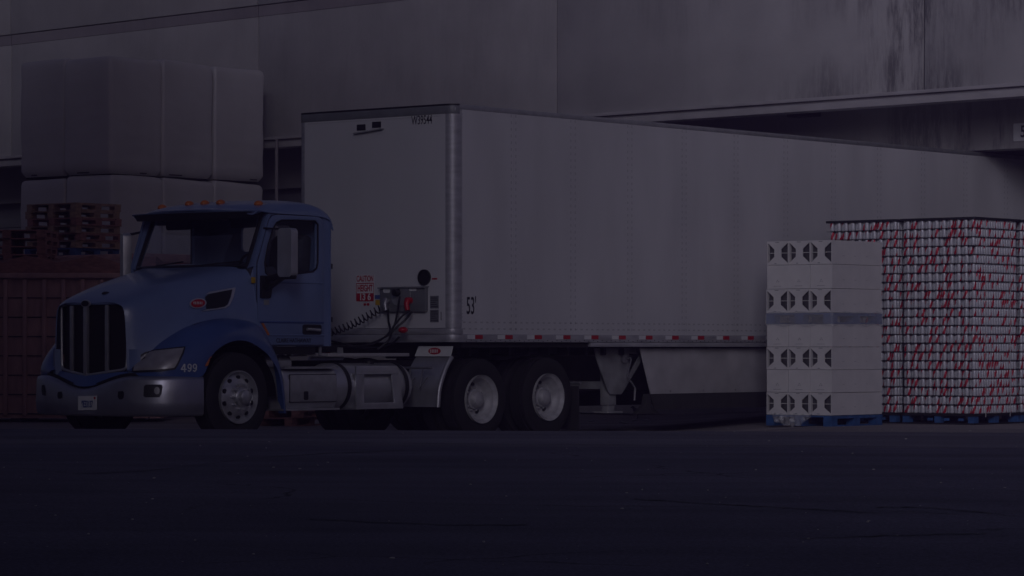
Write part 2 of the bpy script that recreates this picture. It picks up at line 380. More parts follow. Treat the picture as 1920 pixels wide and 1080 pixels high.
# yard frame: x forward along the truck (towards the camera's left), y towards the camera's right
C_, S_ = .636, .7716
FX, FY = Vector((-C_, -S_, 0)), Vector((S_, -C_, 0))
ORG = Vector((-4.04, 36.27, 0)); RZ = math.atan2(-S_, -C_)
def yard(x, y, z=0.0): return ORG + FX * x + FY * y + Vector((0, 0, z))
def inv(w): d = w - ORG; return Vector((d.dot(FX), d.dot(FY), w.z))
def at(px, py, D): return Vector(((px - 960) / FOC * D, D, EYE + (HOR - py) / FOC * D))
FACE_SIDE = (R(90), 0, R(180))     # text on a +y face of the yard frame
FACE_NOSE = (R(90), 0, R(90))      # text on a +x face of the yard frame

# ------------------------------------------------------------------ ground
def zcrest(X): return .2365 - .024 * sstep(X, -5, 1) - .017 * sstep(X, 1, 6)
def zyard(X, D): return -.03 + .08 * sstep(-D, -38.6, -35.3) * (1 - sstep(X, -1.5, .5)) + .11 * sstep(X, 1.8, 4.2)
def zground(X, D):
    if D <= 34: return zcrest(X)
    L = 1.0 + 6.2 * sstep(X, .6, 4.0)
    t = min(1, (D - 34) / L); t = t * t * (3 - 2 * t) if X < .6 else t
    return zcrest(X) * (1 - t) + zyard(X, D) * t
def sheet(name, xs, ys, m, dz=0.0):
    b = MB(); b.grid([[(x, y, zground(x, y) + dz) for x in xs] for y in ys])
    o = b.build(name, m, ang=60); return tag(o, kind='structure')
xs = [-220, -120, -60, -30, -20] + [-15 + i * .5 for i in range(61)] + [20, 30, 60, 120, 220]
sheet('asphalt_ground', xs, [-120, -60, -20, 0, 5, 10, 12, 15, 20, 25, 28.6], 'asphalt')
sheet('worn_road_strip', xs, [28.6, 29.5, 31, 32.5, 33.5, 34], 'strip')
sheet('concrete_yard', xs, [34 + i * .2 for i in range(46)] + [44, 46, 50, 56, 64, 80, 120, 200, 320], 'yard')

def crackline(pts, w):
    b = MB(); P = []
    for (px, py) in pts:
        D = (EYE - .215) * FOC / (py - HOR); P.append(Vector(((px - 960) / FOC * D, D, 0)))
    P = spline(P, 8); rows = []
    for i, p in enumerate(P):
        q = Vector((p.x, p.y + random.uniform(-.05, .05), zground(p.x, p.y) + .004)); ww = w * random.uniform(.4, 1.2)
        rows.append([q + Vector((0, -ww, 0)), q + Vector((0, ww, 0))])
    b.grid(rows); return tag(b.build('pavement_crack', 'sealed'), kind='structure')
crackline([(150, 893), (300, 884), (480, 862), (620, 852), (760, 846)], .045)
crackline([(1190, 936), (1330, 944), (1440, 950), (1560, 957), (1650, 961)], .03)
crackline([(1640, 950), (1740, 951), (1800, 956), (1880, 963)], .03)
crackline([(0, 826), (300, 829), (700, 832), (1100, 834), (1500, 835), (1920, 838)], .03)
crackline([(580, 975), (700, 981), (860, 985), (990, 985)], .022)
crackline([(1500, 1010), (1680, 1003), (1850, 999)], .02)
b = MB()
for i in range(260):
    D = random.uniform(13, 46); X = random.uniform(-.17, .17) * D
    r = random.uniform(.0025, .008) if random.random() < .6 else random.uniform(.002, .004) * (1 + (D > 34) * .8); z = zground(X, D)
    b.ball((X, D, z + r * .4), r, (random.uniform(.8, 2), random.uniform(.8, 2), .6), 6, 4)
for (px, py) in ((1108, 789), (1165, 791), (1172, 793), (1190, 788), (1211, 788), (1225, 791), (1135, 786)):
    D = (EYE + .02) * FOC / (py - HOR); p = at(px, py, D); b.ball((p.x, p.y, zground(p.x, p.y) + .01), .025, (2, 1.5, .5), 6, 4)
tag(b.build('gravel_litter', 'litter'), 'pale grit and scraps scattered over the asphalt and yard', 'litter', kind='stuff')

# ------------------------------------------------------------------ warehouse
BR = R(135); BO = Vector((7.5, 45.7, 0))
wh = empty('warehouse', BO, BR)
tag(wh, 'long concrete warehouse with overhanging panel wall above a dark row of loading docks', 'warehouse')
joints = [1.85 + 7.7 * k for k in range(-2, 7)]
for u0, u1 in zip(joints, joints[1:]):
    MB().box(u0 + .014, u1 - .014, -.25, 0, 4.98, 7.24).build('wall_panel', 'concrete', wh, bevel=.012)
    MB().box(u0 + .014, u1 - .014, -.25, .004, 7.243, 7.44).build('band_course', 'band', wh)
    MB().box(u0 + .014, u1 - .014, -.25, .03, 7.455, 11.5).build('parapet_panel', 'concrete', wh, bevel=.012)
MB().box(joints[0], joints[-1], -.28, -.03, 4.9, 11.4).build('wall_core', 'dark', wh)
b = MB(); b.box(joints[0], joints[-1], -.3, .05, 4.79, 4.93); b.box(joints[0], joints[-1], -.3, .12, 4.935, 4.985); b.build('fascia_beam', 'fascia', wh, bevel=.006)
MB().box(joints[0], joints[-1], -2.0, -.3, 5.5, 5.7).build('soffit', 'concrete2', wh)
MB().box(joints[0], joints[-1], -1.6, -1.2, 4.13, 5.5).build('dock_beam', 'concrete2', wh)

def inb(x, y): return Matrix.Rotation(-BR, 4, 'Z') @ (yard(x, y) - BO)
q0, q1 = inb(-3, 0), inb(-19.8, 0)
d0 = q0.x + (q1.x - q0.x) * (-1.2 - q0.y) / (q1.y - q0.y)      # where the trailer's axis meets the dock face
for k in range(-4, 13):
    uc = d0 + 3.9 * k
    if uc < joints[0] + 2 or uc > joints[-1] - 2: continue
    if k not in (-1, -2): MB().box(uc + 1.45, uc + 2.45, -1.6, -1.2, 1.15, 4.13).build('dock_pier', 'concrete2', wh)
    if k not in (0, -1):
        b = MB()
        for i in range(6): b.box(uc - 1.45, uc + 1.45, -1.5, -1.44, 1.15 + i * .497, 1.15 + i * .497 + .487)
        b.build('dock_door', 'door', wh, bevel=.008)
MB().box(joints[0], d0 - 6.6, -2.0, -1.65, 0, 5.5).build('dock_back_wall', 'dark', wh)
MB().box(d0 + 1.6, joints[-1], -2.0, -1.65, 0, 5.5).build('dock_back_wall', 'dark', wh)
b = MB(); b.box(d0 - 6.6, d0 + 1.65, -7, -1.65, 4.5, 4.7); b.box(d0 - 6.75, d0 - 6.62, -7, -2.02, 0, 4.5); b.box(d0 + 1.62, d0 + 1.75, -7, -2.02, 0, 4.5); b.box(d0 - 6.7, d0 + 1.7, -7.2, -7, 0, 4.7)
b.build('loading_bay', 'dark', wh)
for u0, u1 in ((joints[0], d0 - 6.4), (d0 + 1.45, joints[-1])): MB().box(u0, u1, -1.6, -1.2, 0, 1.15).build('dock_base', 'concrete2', wh)
MB().tube([(16.55, .16, 4.93), (16.55, .16, 0)], .03).build('downpipe', 'band', wh)
b = MB().box(4.75, 5.25, -1.12, -.85, 4.80, 4.99); b.bar((5.0, -1.2, 5.1), (5.0, -1.0, 4.96), .06, .06); b.build('dock_lamp', 'black', wh, bevel=.02)
sg = empty('dock_sign', BO + Matrix.Rotation(BR, 3, 'Z') @ Vector((.83, -1.2, 4.235)), BR)
tag(sg, 'white dock number plate reading 51 on the stained concrete beam', 'sign')
def rrect(w, h, r, n=4, c=(0, 0)):
    out = []
    for cx, cz, a0 in ((w / 2 - r, h / 2 - r, 0), (-w / 2 + r, h / 2 - r, 90), (-w / 2 + r, -h / 2 + r, 180), (w / 2 - r, -h / 2 + r, 270)):
        for i in range(n + 1):
            a = R(a0 + 90 * i / n); out.append((c[0] + cx + r * math.cos(a), c[1] + cz + r * math.sin(a)))
    return out
MB().prism(rrect(.46, .27, .02, c=(0, .135)), 'y', .004, .02).build('plate', 'white', sg)
text('number', '51', .25, sg, 'text', (0, .022, .135), FACE_SIDE, .82, .004)

# added light blockers shaped as sheds, out of view, darkening truck end and foreground
def shed(loc, sx, sy, h, label, bays, front):
    e = empty('added_shade_shed', loc); tag(e, label, 'shed')
    MB().box(0, sx, 0, sy, 0, h).build('shade_shed_wall', 'concrete', e, bevel=.02)
    MB().box(-.15, sx + .15, -.15, sy + .15, h + .004, h + .5).build('parapet', 'fascia', e, bevel=.02)
    for k in range(bays):
        b = MB(); n = 8
        for i in range(n):
            z0, z1 = .05 + i * .5, .05 + i * .5 + .48
            if front == 'y': x = 4 + k * (sx - 8) / max(1, bays - 1); b.box(x - 1.8, x + 1.8, sy + .004, sy + .06, z0, z1)
            else: y = 4 + k * (sy - 8) / max(1, bays - 1); b.box(sx + .004, sx + .06, y - 1.8, y + 1.8, z0, z1)
        b.build('roller_door', 'door', e, bevel=.01)
shed((-50, -30, 0), 44.9, 56, 20, 'tall added concrete shed, unseen, put there to shade the truck side of the yard', 5, 'x')
shed((-3.4, -26, 0), 70, 18, 8, 'low added concrete shed with roller doors, unseen, put there to shade the near ground', 9, 'y')

# ------------------------------------------------------------------ semi trailer (local x = 0 at the nose)
XN = -3.66
tr = empty('semi_trailer', yard(XN, -.023), RZ)
tag(tr, 'long white box trailer with red reflector tape along its lower rail', 'trailer')
TL, HW, ZB, ZT = 16.15, 1.318, 1.27, 4.05; rc = .135
b = MB(); b.box(-TL, -rc, HW - .03, HW, ZB, ZT); b.box(-TL, -rc, -HW, -HW + .03, ZB, ZT); b.build('side_wall', 'tside', tr, smooth=False)
MB().box(-.03, 0, -HW + rc, HW - rc, 1.36, ZT).build('front_wall', 'tnose', tr)
MB().box(-TL, -.05, -HW + .02, HW - .02, ZT - .02, ZT + .02).build('roof', 'tnose', tr)
MB().box(-TL, -TL + .05, -HW + .03, HW - .03, ZB, ZT - .02).build('rear_wall', 'tnose', tr)
for s in (1, -1):
    arc = [(-rc + rc * math.sin(R(a)), s * (HW - rc + rc * math.cos(R(a)))) for a in range(0, 91, 10)]
    ins = [(-rc + (rc - .03) * math.sin(R(a)), s * (HW - rc + (rc - .03) * math.cos(R(a)))) for a in range(90, -1, -10)]
    ex = [(-rc - .012, s * (HW + .004)), (-rc - .012, s * (HW - .02))]
    MB().prism([ex[0]] + arc + ins + [ex[1]], 'z', 1.36, ZT).build('corner_post', 'nosealu', tr)
# top rail around the roof edge
b = MB(); b.box(-TL, -.1, HW - .02, HW + .006, ZT - .005, ZT + .055); b.box(-TL, -.1, -HW - .006, -HW + .02, ZT - .005, ZT + .055)
b.build('top_rail', 'alu', tr, bevel=.006)
out = [(-.1, -HW - .006)] + [(-rc + (rc + .006) * math.sin(R(a)), -(HW - rc) - (rc + .006) * math.cos(R(a))) for a in range(10, 91, 10)] + [(-rc + (rc + .006) * math.sin(R(a)), (HW - rc) + (rc + .006) * math.cos(R(a))) for a in range(90, 0, -10)] + [(-.1, HW + .006)]
MB().prism(out, 'z', ZT - .06, ZT + .04).build('front_top_rail', 'trailgrey', tr, bevel=.005)
MB().prism(out, 'z', ZT + .043, ZT + .062).build('roof_edge_seal', 'text', tr)
# bottom rail: shallow at the coupler, deeper behind
b = MB(); b.box(-TL, -rc - .01, HW - .03, HW + .012, 1.185, ZB + .015); b.box(-TL, -rc - .01, -HW - .012, -HW + .03, 1.185, ZB + .015)
b.box(-TL, -2.72, HW - .05, HW + .008, 1.128, 1.182); b.box(-TL, -2.72, -HW - .008, -HW + .05, 1.128, 1.182)
b.build('bottom_rail', 'nosealu', tr, bevel=.006)
def nose_band(z0, z1, o, name, m):
    q = [(-.16, -HW - o)] + [(-rc + (rc + o) * math.sin(R(a)), -(HW - rc) - (rc + o) * math.cos(R(a))) for a in range(10, 91, 10)] + [(-rc + (rc + o) * math.sin(R(a)), (HW - rc) + (rc + o) * math.cos(R(a))) for a in range(90, 0, -10)] + [(-.16, HW + o)]
    return MB().prism(q, 'z', z0, z1).build(name, m, tr, bevel=.006)
nose_band(1.285, 1.355, .012, 'nose_rail', 'nosealu'); nose_band(1.187, 1.28, .018, 'nose_bumper', 'nosealu')
b = MB(); b.box(-TL, -.2, -HW + .05, HW - .05, 1.12, 1.18)
for i in range(40): b.box(-.6 - i * .39, -.55 - i * .39, -HW + .22, HW - .22, 1.02, 1.12)
b.build('floor', 'dark', tr)
b = MB(); b.box(-2.7, -.25, -.95, .95, 1.04, 1.115); b.build('coupler_plate', 'dark', tr)
# conspicuity tape
x = -.39
while x > -TL + .6:
    MB().box(x - .145, x, HW + .013, HW + .016, 1.225, 1.275).build('red_reflector', 'red', tr)
    MB().box(x + .005, x + .15, HW + .013, HW + .016, 1.225, 1.275).build('white_reflector', 'white', tr)
    x -= .582
b = MB()
for i in range(170):
    xx = -.22 - i * .094
    b.ball((xx, HW + .013, 1.203 + (.006 if i % 2 else -.006)), .008, (1, .6, 1), 6, 4)
b.build('rivets', 'text', tr)
b = MB()
for i in range(60): b.ball((-.165, HW - .001, 1.45 + i * .043), .007, (1, .6, 1), 6, 4)
for i in range(80): b.ball((.002, -1.12 + i * .028, ZT - .085), .006, (.6, 1, 1), 6, 4)
b.build('rivets', 'frame', tr)
# nose furniture
text('fleet_number', 'W39544', .155, tr, 'text', (.003, .80, 3.925), FACE_NOSE, .62, .001)
text('length_marking', "53'", .30, tr, 'text', (-.33, HW + .003, 1.625), FACE_SIDE, .54, .002)
MB().box(.0, .012, -.28, -.135, 3.845, 3.92).build('clearance_lamp', 'black', tr, bevel=.004)
MB().box(.0, .012, -.02, .125, 3.868, 3.943).build('clearance_lamp', 'black', tr, bevel=.004)
MB().prism([(-.31, 3.80), (.17, 3.84), (.17, 3.855), (-.31, 3.815)], 'x', 0, .05).build('lamp_ledge', 'frame', tr)
# caution sticker
st = MB().box(0, .004, -.292, .006, 1.70, 2.03).build('caution_sticker', 'white', tr)
MB().box(.005, .0065, -.292, .006, 1.70, 1.80).build('red_panel', 'red', st)
b = MB(); b.box(.005, .0065, -.292, -.285, 1.80, 1.918); b.box(.005, .0065, -.001, .006, 1.80, 1.918); b.box(.005, .0065, -.292, .006, 1.919, 1.93); b.build('red_border', 'red', st)
text('caution_text', 'CAUTION', .105, st, 'red', (.0055, -.143, 1.98), FACE_NOSE, .60, .002)
text('height_text', 'HEIGHT', .115, st, 'red', (.0055, -.143, 1.86), FACE_NOSE, .62, .003)
text('height_number', '13 6', .115, st, 'white', (.0075, -.143, 1.75), FACE_NOSE, .98, .003)
MB().box(0, .003, .02, .14, 1.725, 1.775).build('blue_sticker', 'deepblue', tr)
MB().box(0, .003, .03, .12, 1.65, 1.715).build('yellow_sticker', 'yellow', tr)
b = MB(); b.box(0, .003, -.17, -.13, 1.645, 1.675); b.box(0, .003, -.115, -.075, 1.645, 1.675); b.build('red_sticker', 'red', tr)
MB().box(0, .003, .965, 1.05, 1.955, 1.975).build('red_sticker', 'red', tr)
b = MB().lathe([(.0, .012), (.082, .012), (.086, .03), (.098, .03), (.098, 0)], 28, (0, .85, 1.985), 'x'); b.build('document_tube', 'black', tr)
for z0 in (1.60, 1.43):
    s_ = MB().box(0, .003, .935, 1.075, z0, z0 + .155).build('data_plate', 'trailgrey', tr)
    b = MB()
    for i in range(5): b.box(.0035, .0045, .945, 1.065 - .02 * (i % 3), z0 + .02 + i * .026, z0 + .028 + i * .026)
    b.build('print_lines', 'text', s_)
MB().box(0, .003, 1.11, 1.118, 1.455, 1.56).build('small_mark', 'text', tr)
gb = MB().box(0, .06, .15, .905, 1.56, 1.875).build('connector_box', 'trailgrey', tr, bevel=.012)
MB().prism([(0, 1.875), (.09, 1.865), (.09, 1.852), (0, 1.862)], 'y', .14, .915).build('rain_lip', 'trailgrey', gb)
MB().prism(rrect(.3, .22, .08, c=(.52, 1.75)), 'x', .06, .075).build('socket_plate', 'alu', gb)
MB().lathe([(.045, 0), (.05, .03), (.04, .09), (0, .1)], 20, (.062, .47, 1.80), 'x').build('socket', 'black', gb)
for yy, mm in ((.30, 'steel'), (.66, 'red')):
    MB().tube([(.06, yy, 1.70), (.11, yy, 1.70), (.13, yy, 1.66), (.13, yy + .02, 1.58)], [.045, .045, .035, .03], 12).build('gladhand', mm, gb)
b = MB(); b.prism(rrect(.11, .05, .015, c=(.27, 1.825)), 'x', .06, .064); b.prism(rrect(.13, .035, .015, c=(.70, 1.835)), 'x', .06, .064); b.build('white_label', 'white', gb)
# landing gear
lg = MB()
def gusset(y):
    lg.prism([(-3.16, 1.11), (-3.20, .98), (-3.44, .56), (-3.50, .50), (-3.74, .50), (-3.80, .56), (-4.34, 1.11)], 'y', y, y + .02, holes=[[(-3.90, 1.04), (-3.90, .76), (-4.16, 1.04)]])
for s in (1, -1):
    leg = MB(); leg.box(-3.67, -3.51, s * .93 - .07, s * .93 + .07, .36, 1.11); leg.box(-3.655, -3.525, s * .93 - .055, s * .93 + .055, .28, .37)
    leg.prism(rrect(.34, .26, .03, c=(-3.59, s * .93)), 'z', .255, .28); gl = leg.build('landing_leg', 'frame', tr, bevel=.008)
    lg = MB(); gusset(s * 1.02 - (.02 if s < 0 else 0)); lg.build('gusset_plate', 'frame', gl, bevel=.003)
MB().bar((-3.59, -.9, .62), (-3.59, .9, .62), .05, .1).build('cross_brace', 'frame', tr)
b = MB(); b.tube([(-3.78, 1.05, .98), (-3.78, 1.16, .98), (-3.77, 1.17, .95), (-3.69, 1.18, .80), (-3.67, 1.18, .74), (-3.79, 1.18, .64), (-3.85, 1.18, .58), (-3.83, 1.18, .42)], .014, 8)
b.lathe([(.06, 0), (.06, .06), (0, .06)], 14, (-3.76, 1.02, .97), 'y'); b.build('crank_handle', 'steel', tr)
# side skirt
for s in (1, -1):
    sk_ = MB().prism([(-3.92, 1.11), (-4.16, .50), (-13.2, .50), (-13.2, 1.11)], 'y', s * 1.19, s * 1.21).build('side_skirt', 'skirt', tr, bevel=.004)
    MB().prism([(-4.16, .50), (-4.245, .29), (-13.1, .29), (-13.2, .50)], 'y', s * 1.185, s * 1.20).build('skirt_flap', 'rubber', sk_)
b = MB()
for i in range(12): b.box(-4.6 - i * .75, -4.575 - i * .75, 1.21, 1.214, .52, .55)
b.build('skirt_bracket', 'frame', tr)
MB().prism([(-4.42, .235), (-3.86, .235), (-3.98, .30), (-4.08, .36), (-4.12, .50), (-4.18, .50), (-4.22, .33)], 'y', 1.10, 1.18).build('skirt_foot', 'rubber', tr, bevel=.008)
# rear bogie
b = MB(); b.box(-15.6, -12.2, -.6, .6, .75, 1.03)
for xx in (-13.3, -14.6): b.tube([(xx, -1, .52), (xx, 1, .52)], .07)
b.build('bogie_frame', 'dark', tr)

def tyre(mb, R0, w, c, rim=.292, n=56):
    h = w / 2
    mb.lathe([(rim, -h * .8), (rim + .05, -h), (rim + .12, -h * 1.02), (R0 - .045, -h * .95), (R0 - .012, -h * .8), (R0 - .012, -h * .42), (R0 - .022, -h * .40), (R0 - .022, -h * .36), (R0, -h * .34), (R0, h * .34), (R0 - .022, h * .36), (R0 - .022, h * .40), (R0 - .012, h * .42), (R0 - .012, h * .8), (R0 - .045, h * .95), (rim + .12, h * 1.02), (rim + .05, h), (rim, h * .8)], n, c, 'y', closed=True)
    return mb
def dual_wheel(parent, x, y, z, s, m='whiterim'):
    # outer face at y (s = +1 faces +y)
    w = empty('wheel', (x, y, z)); w.parent = parent
    tyre(MB(), .51, .27, (0, -s * .14, 0)).build('tyre', 'tyre', w)
    tyre(MB(), .51, .27, (0, -s * .47, 0)).build('inner_tyre', 'tyre', w)
    b = MB(); q = [(.302, .0), (.296, -.02), (.262, -.045), (.25, -.10), (.235, -.115), (.215, -.17), (.19, -.178), (.0, -.178)]
    b.lathe([(r, s * (t + .012)) for r, t in q], 48); b.lathe([(.302, s * .012), (.302, -s * .27)], 48)
    b.build('rim', m, w)
    b = MB(); b.lathe([(.125, -s * .17), (.125, -s * .115), (.105, -s * .105), (.10, -s * .06), (.085, -s * .035), (.04, -s * .02), (0, -s * .018)], 28)
    for i in range(10):
        a = 2 * math.pi * i / 10; b.lathe([(.014, -s * .17), (.014, -s * .12), (0, -s * .118)], 6, (.142 * math.cos(a), 0, .142 * math.sin(a)))
    b.build('hub', m, w)
    b = MB()
    for i in range(5):
        a = 2 * math.pi * (i + .3) / 5; e = []
        for k in range(14):
            t = 2 * math.pi * k / 14; rr, tt = .188 + .022 * math.cos(t), .036 * math.sin(t)
            e.append((rr * math.cos(a) - tt * math.sin(a), rr * math.sin(a) + tt * math.cos(a)))
        b.prism(e, 'y', -s * .1665, -s * .158)
    b.build('hand_holes', 'black', w)
    return w
for xx in (-13.3, -14.6):
    for s in (1, -1): dual_wheel(tr, xx, s * 1.24, .51, s)

# ------------------------------------------------------------------ tractor
tk = empty('semi_truck', ORG, RZ)
tag(tk, 'blue day cab semi truck with tall grille, chrome bumper and number 499 on its fender', 'truck')
# hood
HS = [[(1.175, 0, 1.625), (1.175, .28, 1.622), (1.165, .45, 1.605), (1.15, .545, 1.53), (1.145, .575, 1.2), (1.14, .585, .86)],
      [(1.06, 0, 1.68), (1.06, .33, 1.676), (1.055, .53, 1.645), (1.05, .625, 1.54), (1.04, .665, 1.22), (1.04, .69, .95)],
      [(.85, 0, 1.755), (.85, .36, 1.75), (.85, .58, 1.712), (.85, .69, 1.59), (.85, .75, 1.32), (.85, .80, 1.16)],
      [(.55, 0, 1.85), (.55, .40, 1.845), (.55, .63, 1.80), (.55, .755, 1.665), (.55, .83, 1.47), (.55, .93, 1.345)],
      [(.2, 0, 1.94), (.2, .44, 1.935), (.2, .69, 1.89), (.2, .82, 1.75), (.2, .90, 1.55), (.2, 1.0, 1.435)],
      [(-.15, 0, 2.02), (-.15, .48, 2.015), (-.15, .75, 1.97), (-.15, .89, 1.83), (-.15, .96, 1.60), (-.15, 1.03, 1.44)],
      [(-.44, 0, 2.085), (-.44, .52, 2.08), (-.44, .82, 2.045), (-.44, .97, 1.92), (-.44, 1.02, 1.62), (-.44, 1.045, 1.39)]]
FS = [[(1.14, .585, .86), (1.15, .64, .855), (1.14, .70, .83), (1.13, .71, .79)],
      [(1.04, .69, .95), (1.06, .80, .93), (1.04, .93, .88), (1.03, .95, .79)],
      [(.85, .80, 1.16), (.86, .94, 1.11), (.85, 1.09, .98), (.84, 1.11, .79)],
      [(.60, .915, 1.325), (.60, 1.04, 1.28), (.60, 1.18, 1.10), (.58, 1.205, .80)],
      [(.45, .96, 1.37), (.45, 1.07, 1.335), (.45, 1.2, 1.20), (.45, 1.225, 1.03)],
      [(.2, 1.0, 1.435), (.2, 1.09, 1.405), (.2, 1.205, 1.30), (.2, 1.225, 1.17)],
      [(-.1, 1.025, 1.44), (-.1, 1.10, 1.41), (-.1, 1.205, 1.31), (-.1, 1.225, 1.195)],
      [(-.4, 1.045, 1.40), (-.4, 1.11, 1.36), (-.4, 1.205, 1.21), (-.4, 1.225, 1.075)],
      [(-.57, 1.055, 1.27), (-.57, 1.11, 1.23), (-.57, 1.20, 1.07), (-.56, 1.22, .94)],
      [(-.70, 1.06, 1.0), (-.70, 1.11, .98), (-.69, 1.19, .90), (-.66, 1.21, .80)],
      [(-.78, 1.06, .68), (-.775, 1.11, .67), (-.76, 1.19, .62), (-.715, 1.21, .58)],
      [(-.81, 1.06, .36), (-.805, 1.11, .36), (-.79, 1.19, .36), (-.745, 1.21, .36)]]
hood_rows = loft([mirror(s)[:0:-1] + s for s in HS], 5, 4)
hood_b = MB(); hood_b.grid(hood_rows); hood = hood_b.build('hood', 'blue', tk, solid=-.012, ang=50)
fenders = []
for s in (1, -1):
    rows = loft([q if s > 0 else mirror(q) for q in FS], 4, 4)
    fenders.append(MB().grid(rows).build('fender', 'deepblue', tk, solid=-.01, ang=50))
    # dark liner round the wheel
    arc = [(.66 * math.cos(R(a)), .55 + .60 * math.sin(R(a))) for a in range(0, 181, 12)]
    rows = [[(p[0], s * .45, p[1]) for p in arc], [(p[0], s * 1.17, p[1]) for p in arc]]
    MB().grid(rows).build('wheel_arch_liner', 'black', fenders[-1])
    MB().grid([[(.66, s * .45, .3), (.66, s * .45, 1.2), (-.7, s * .45, 1.2), (-.7, s * .45, .3)], [(.66, s * .43, .3), (.66, s * .43, 1.2), (-.7, s * .43, 1.2), (-.7, s * .43, .3)]]).build('inner_panel', 'dark', fenders[-1])

bpy.context.view_layer.update()
def bvh(objs):
    V, P = [], []
    for o in objs:
        n0 = len(V); V += [v.co.copy() for v in o.data.vertices]; P += [[n0 + i for i in p.vertices] for p in o.data.polygons]
    return BVHTree.FromPolygons(V, P)
def hit(tree, px, py):
    o = inv(Vector((0, 0, EYE))); t = inv(at(px, py, 10.0)); d = (t - o).normalized()
    loc, nrm, _, _ = tree.ray_cast(o, d)
    if loc is None: return None, None
    if nrm.dot(d) > 0: nrm = -nrm
    return loc, nrm
def sticker(tree, poly, name, m, parent, off=.006, cuts=3, rise=.0):
    # lay an outline onto a body surface as a thin raised panel
    bm = bmesh.new(); f = bm.faces.new([bm.verts.new((p[0], -p[1], 0)) for p in poly])
    bmesh.ops.triangulate(bm, faces=[f])
    for _ in range(cuts): bmesh.ops.subdivide_edges(bm, edges=bm.edges[:], cuts=1, use_grid_fill=True)
    cxp = sum(p[0] for p in poly) / len(poly); cyp = sum(p[1] for p in poly) / len(poly)
    bad = []
    for v in bm.verts:
        l, n = hit(tree, v.co.x, -v.co.y)
        if l is None: bad.append(v); continue
        k = off
        if rise: k += rise * max(0, 1 - max(abs(v.co.x - cxp) / (max(p[0] for p in poly) - cxp + .1), abs(-v.co.y - cyp) / (max(p[1] for p in poly) - cyp + .1)) ** 3)
        v.co = l + n * k
    if bad: bmesh.ops.delete(bm, geom=bad, context='VERTS')
    b = MB(); b.bm.free(); b.bm = bm
    return b.build(name, m, parent, ang=60)
def oval(cx, cy, rx, ry, n=20, tilt=0): return [(cx + rx * math.cos(2 * math.pi * i / n), cy + ry * math.sin(2 * math.pi * i / n) + tilt * math.cos(2 * math.pi * i / n)) for i in range(n)]
body = bvh([hood, fenders[0]])
hl = sticker(body, [(251, 696), (254, 684), (262, 671), (274, 663), (292, 659), (318, 656), (345, 653), (341, 663), (331, 683), (326, 690), (300, 693)], 'headlight', 'lens', tk, .016, 3)
sticker(body, [(247, 699), (250, 684), (259, 668), (272, 660), (292, 656), (318, 653), (348, 650), (344, 664), (333, 686), (328, 693), (300, 697)], 'headlight_seal', 'black', tk, .008, 3)
sticker(body, [(385, 682), (393, 669), (399, 668), (396, 676), (388, 686), (383, 687)], 'side_marker', 'amber', tk, .014, 2)
vent = sticker(body, [(374, 583), (386, 580), (384, 557), (391, 552), (435, 543), (432, 556), (426, 571), (420, 576), (405, 579)], 'side_vent', 'black', tk, .008, 3)
sticker(body, [(384, 553), (392, 548), (441, 539.5), (440, 545), (436, 560), (429, 574), (421, 578.5), (400, 582), (376, 585.5), (386, 581), (405, 579), (420, 576), (427, 571), (432, 556), (435, 543), (391, 552)], 'vent_trim', 'chrome', vent, .012, 2)
em = sticker(body, oval(370, 569.5, 16, 10, tilt=-1), 'emblem', 'chrome', tk, .016, 2)
sticker(body, oval(370, 569.8, 13.2, 7.6, tilt=-1), 'red_oval', 'red', em, .022, 2)
def script_marks(cx, cy, w, h, n=6):
    # a pale scribble of upright letter strokes
    return [[(cx - w / 2 + w * i / n, cy - h / 2), (cx - w / 2 + w * (i + .45) / n, cy - h / 2), (cx - w / 2 + w * (i + .45) / n, cy + h / 2), (cx - w / 2 + w * i / n, cy + h / 2)] for i in range(n)]
def marks(tree, polys, name, m, parent, off):
    b = MB()
    for q in polys:
        vs = []
        for p in q:
            l, n = hit(tree, *p)
            if l is None: break
            vs.append(b.bm.verts.new(l + n * off))
        if len(vs) == len(q): b.bm.faces.new(vs)
    return b.build(name, m, parent)
marks(body, script_marks(370, 569.5, 18, 5), 'emblem_script', 'white', em, .026)
# number 499 as three figures made of strokes on the fender
def stroke(pts, w):
    out = []
    for (x0, y0), (x1, y1) in zip(pts, pts[1:]):
        dx, dy = x1 - x0, y1 - y0; l = math.hypot(dx, dy) or 1; ux, uy = dx / l * w * .3, dy / l * w * .3; nx, ny = -dy / l * w / 2, dx / l * w / 2
        out.append([(x0 - ux + nx, y0 - uy + ny), (x1 + ux + nx, y1 + uy + ny), (x1 + ux - nx, y1 + uy - ny), (x0 - ux - nx, y0 - uy - ny)])
    return out
P499 = stroke([(345, 683), (339.2, 692.5), (348.5, 692.5)], 2.3) + stroke([(345.5, 683.5), (345.5, 697)], 2.4)
for ox in (0, 9.8):
    loop = [(354.6 + 3 * math.cos(t * .5236), 687 + 3.9 * math.sin(t * .5236)) for t in range(13)]
    P499 += stroke([(x + ox, y) for x, y in loop], 2.2) + stroke([(357.6 + ox, 687), (357 + ox, 693), (354.5 + ox, 696.3), (351.8 + ox, 695)], 2.2)
marks(body, P499, 'fleet_number', 'white', tk, .013)
def btop(y): return .655 + .145 * sstep(abs(y), 0, .72)
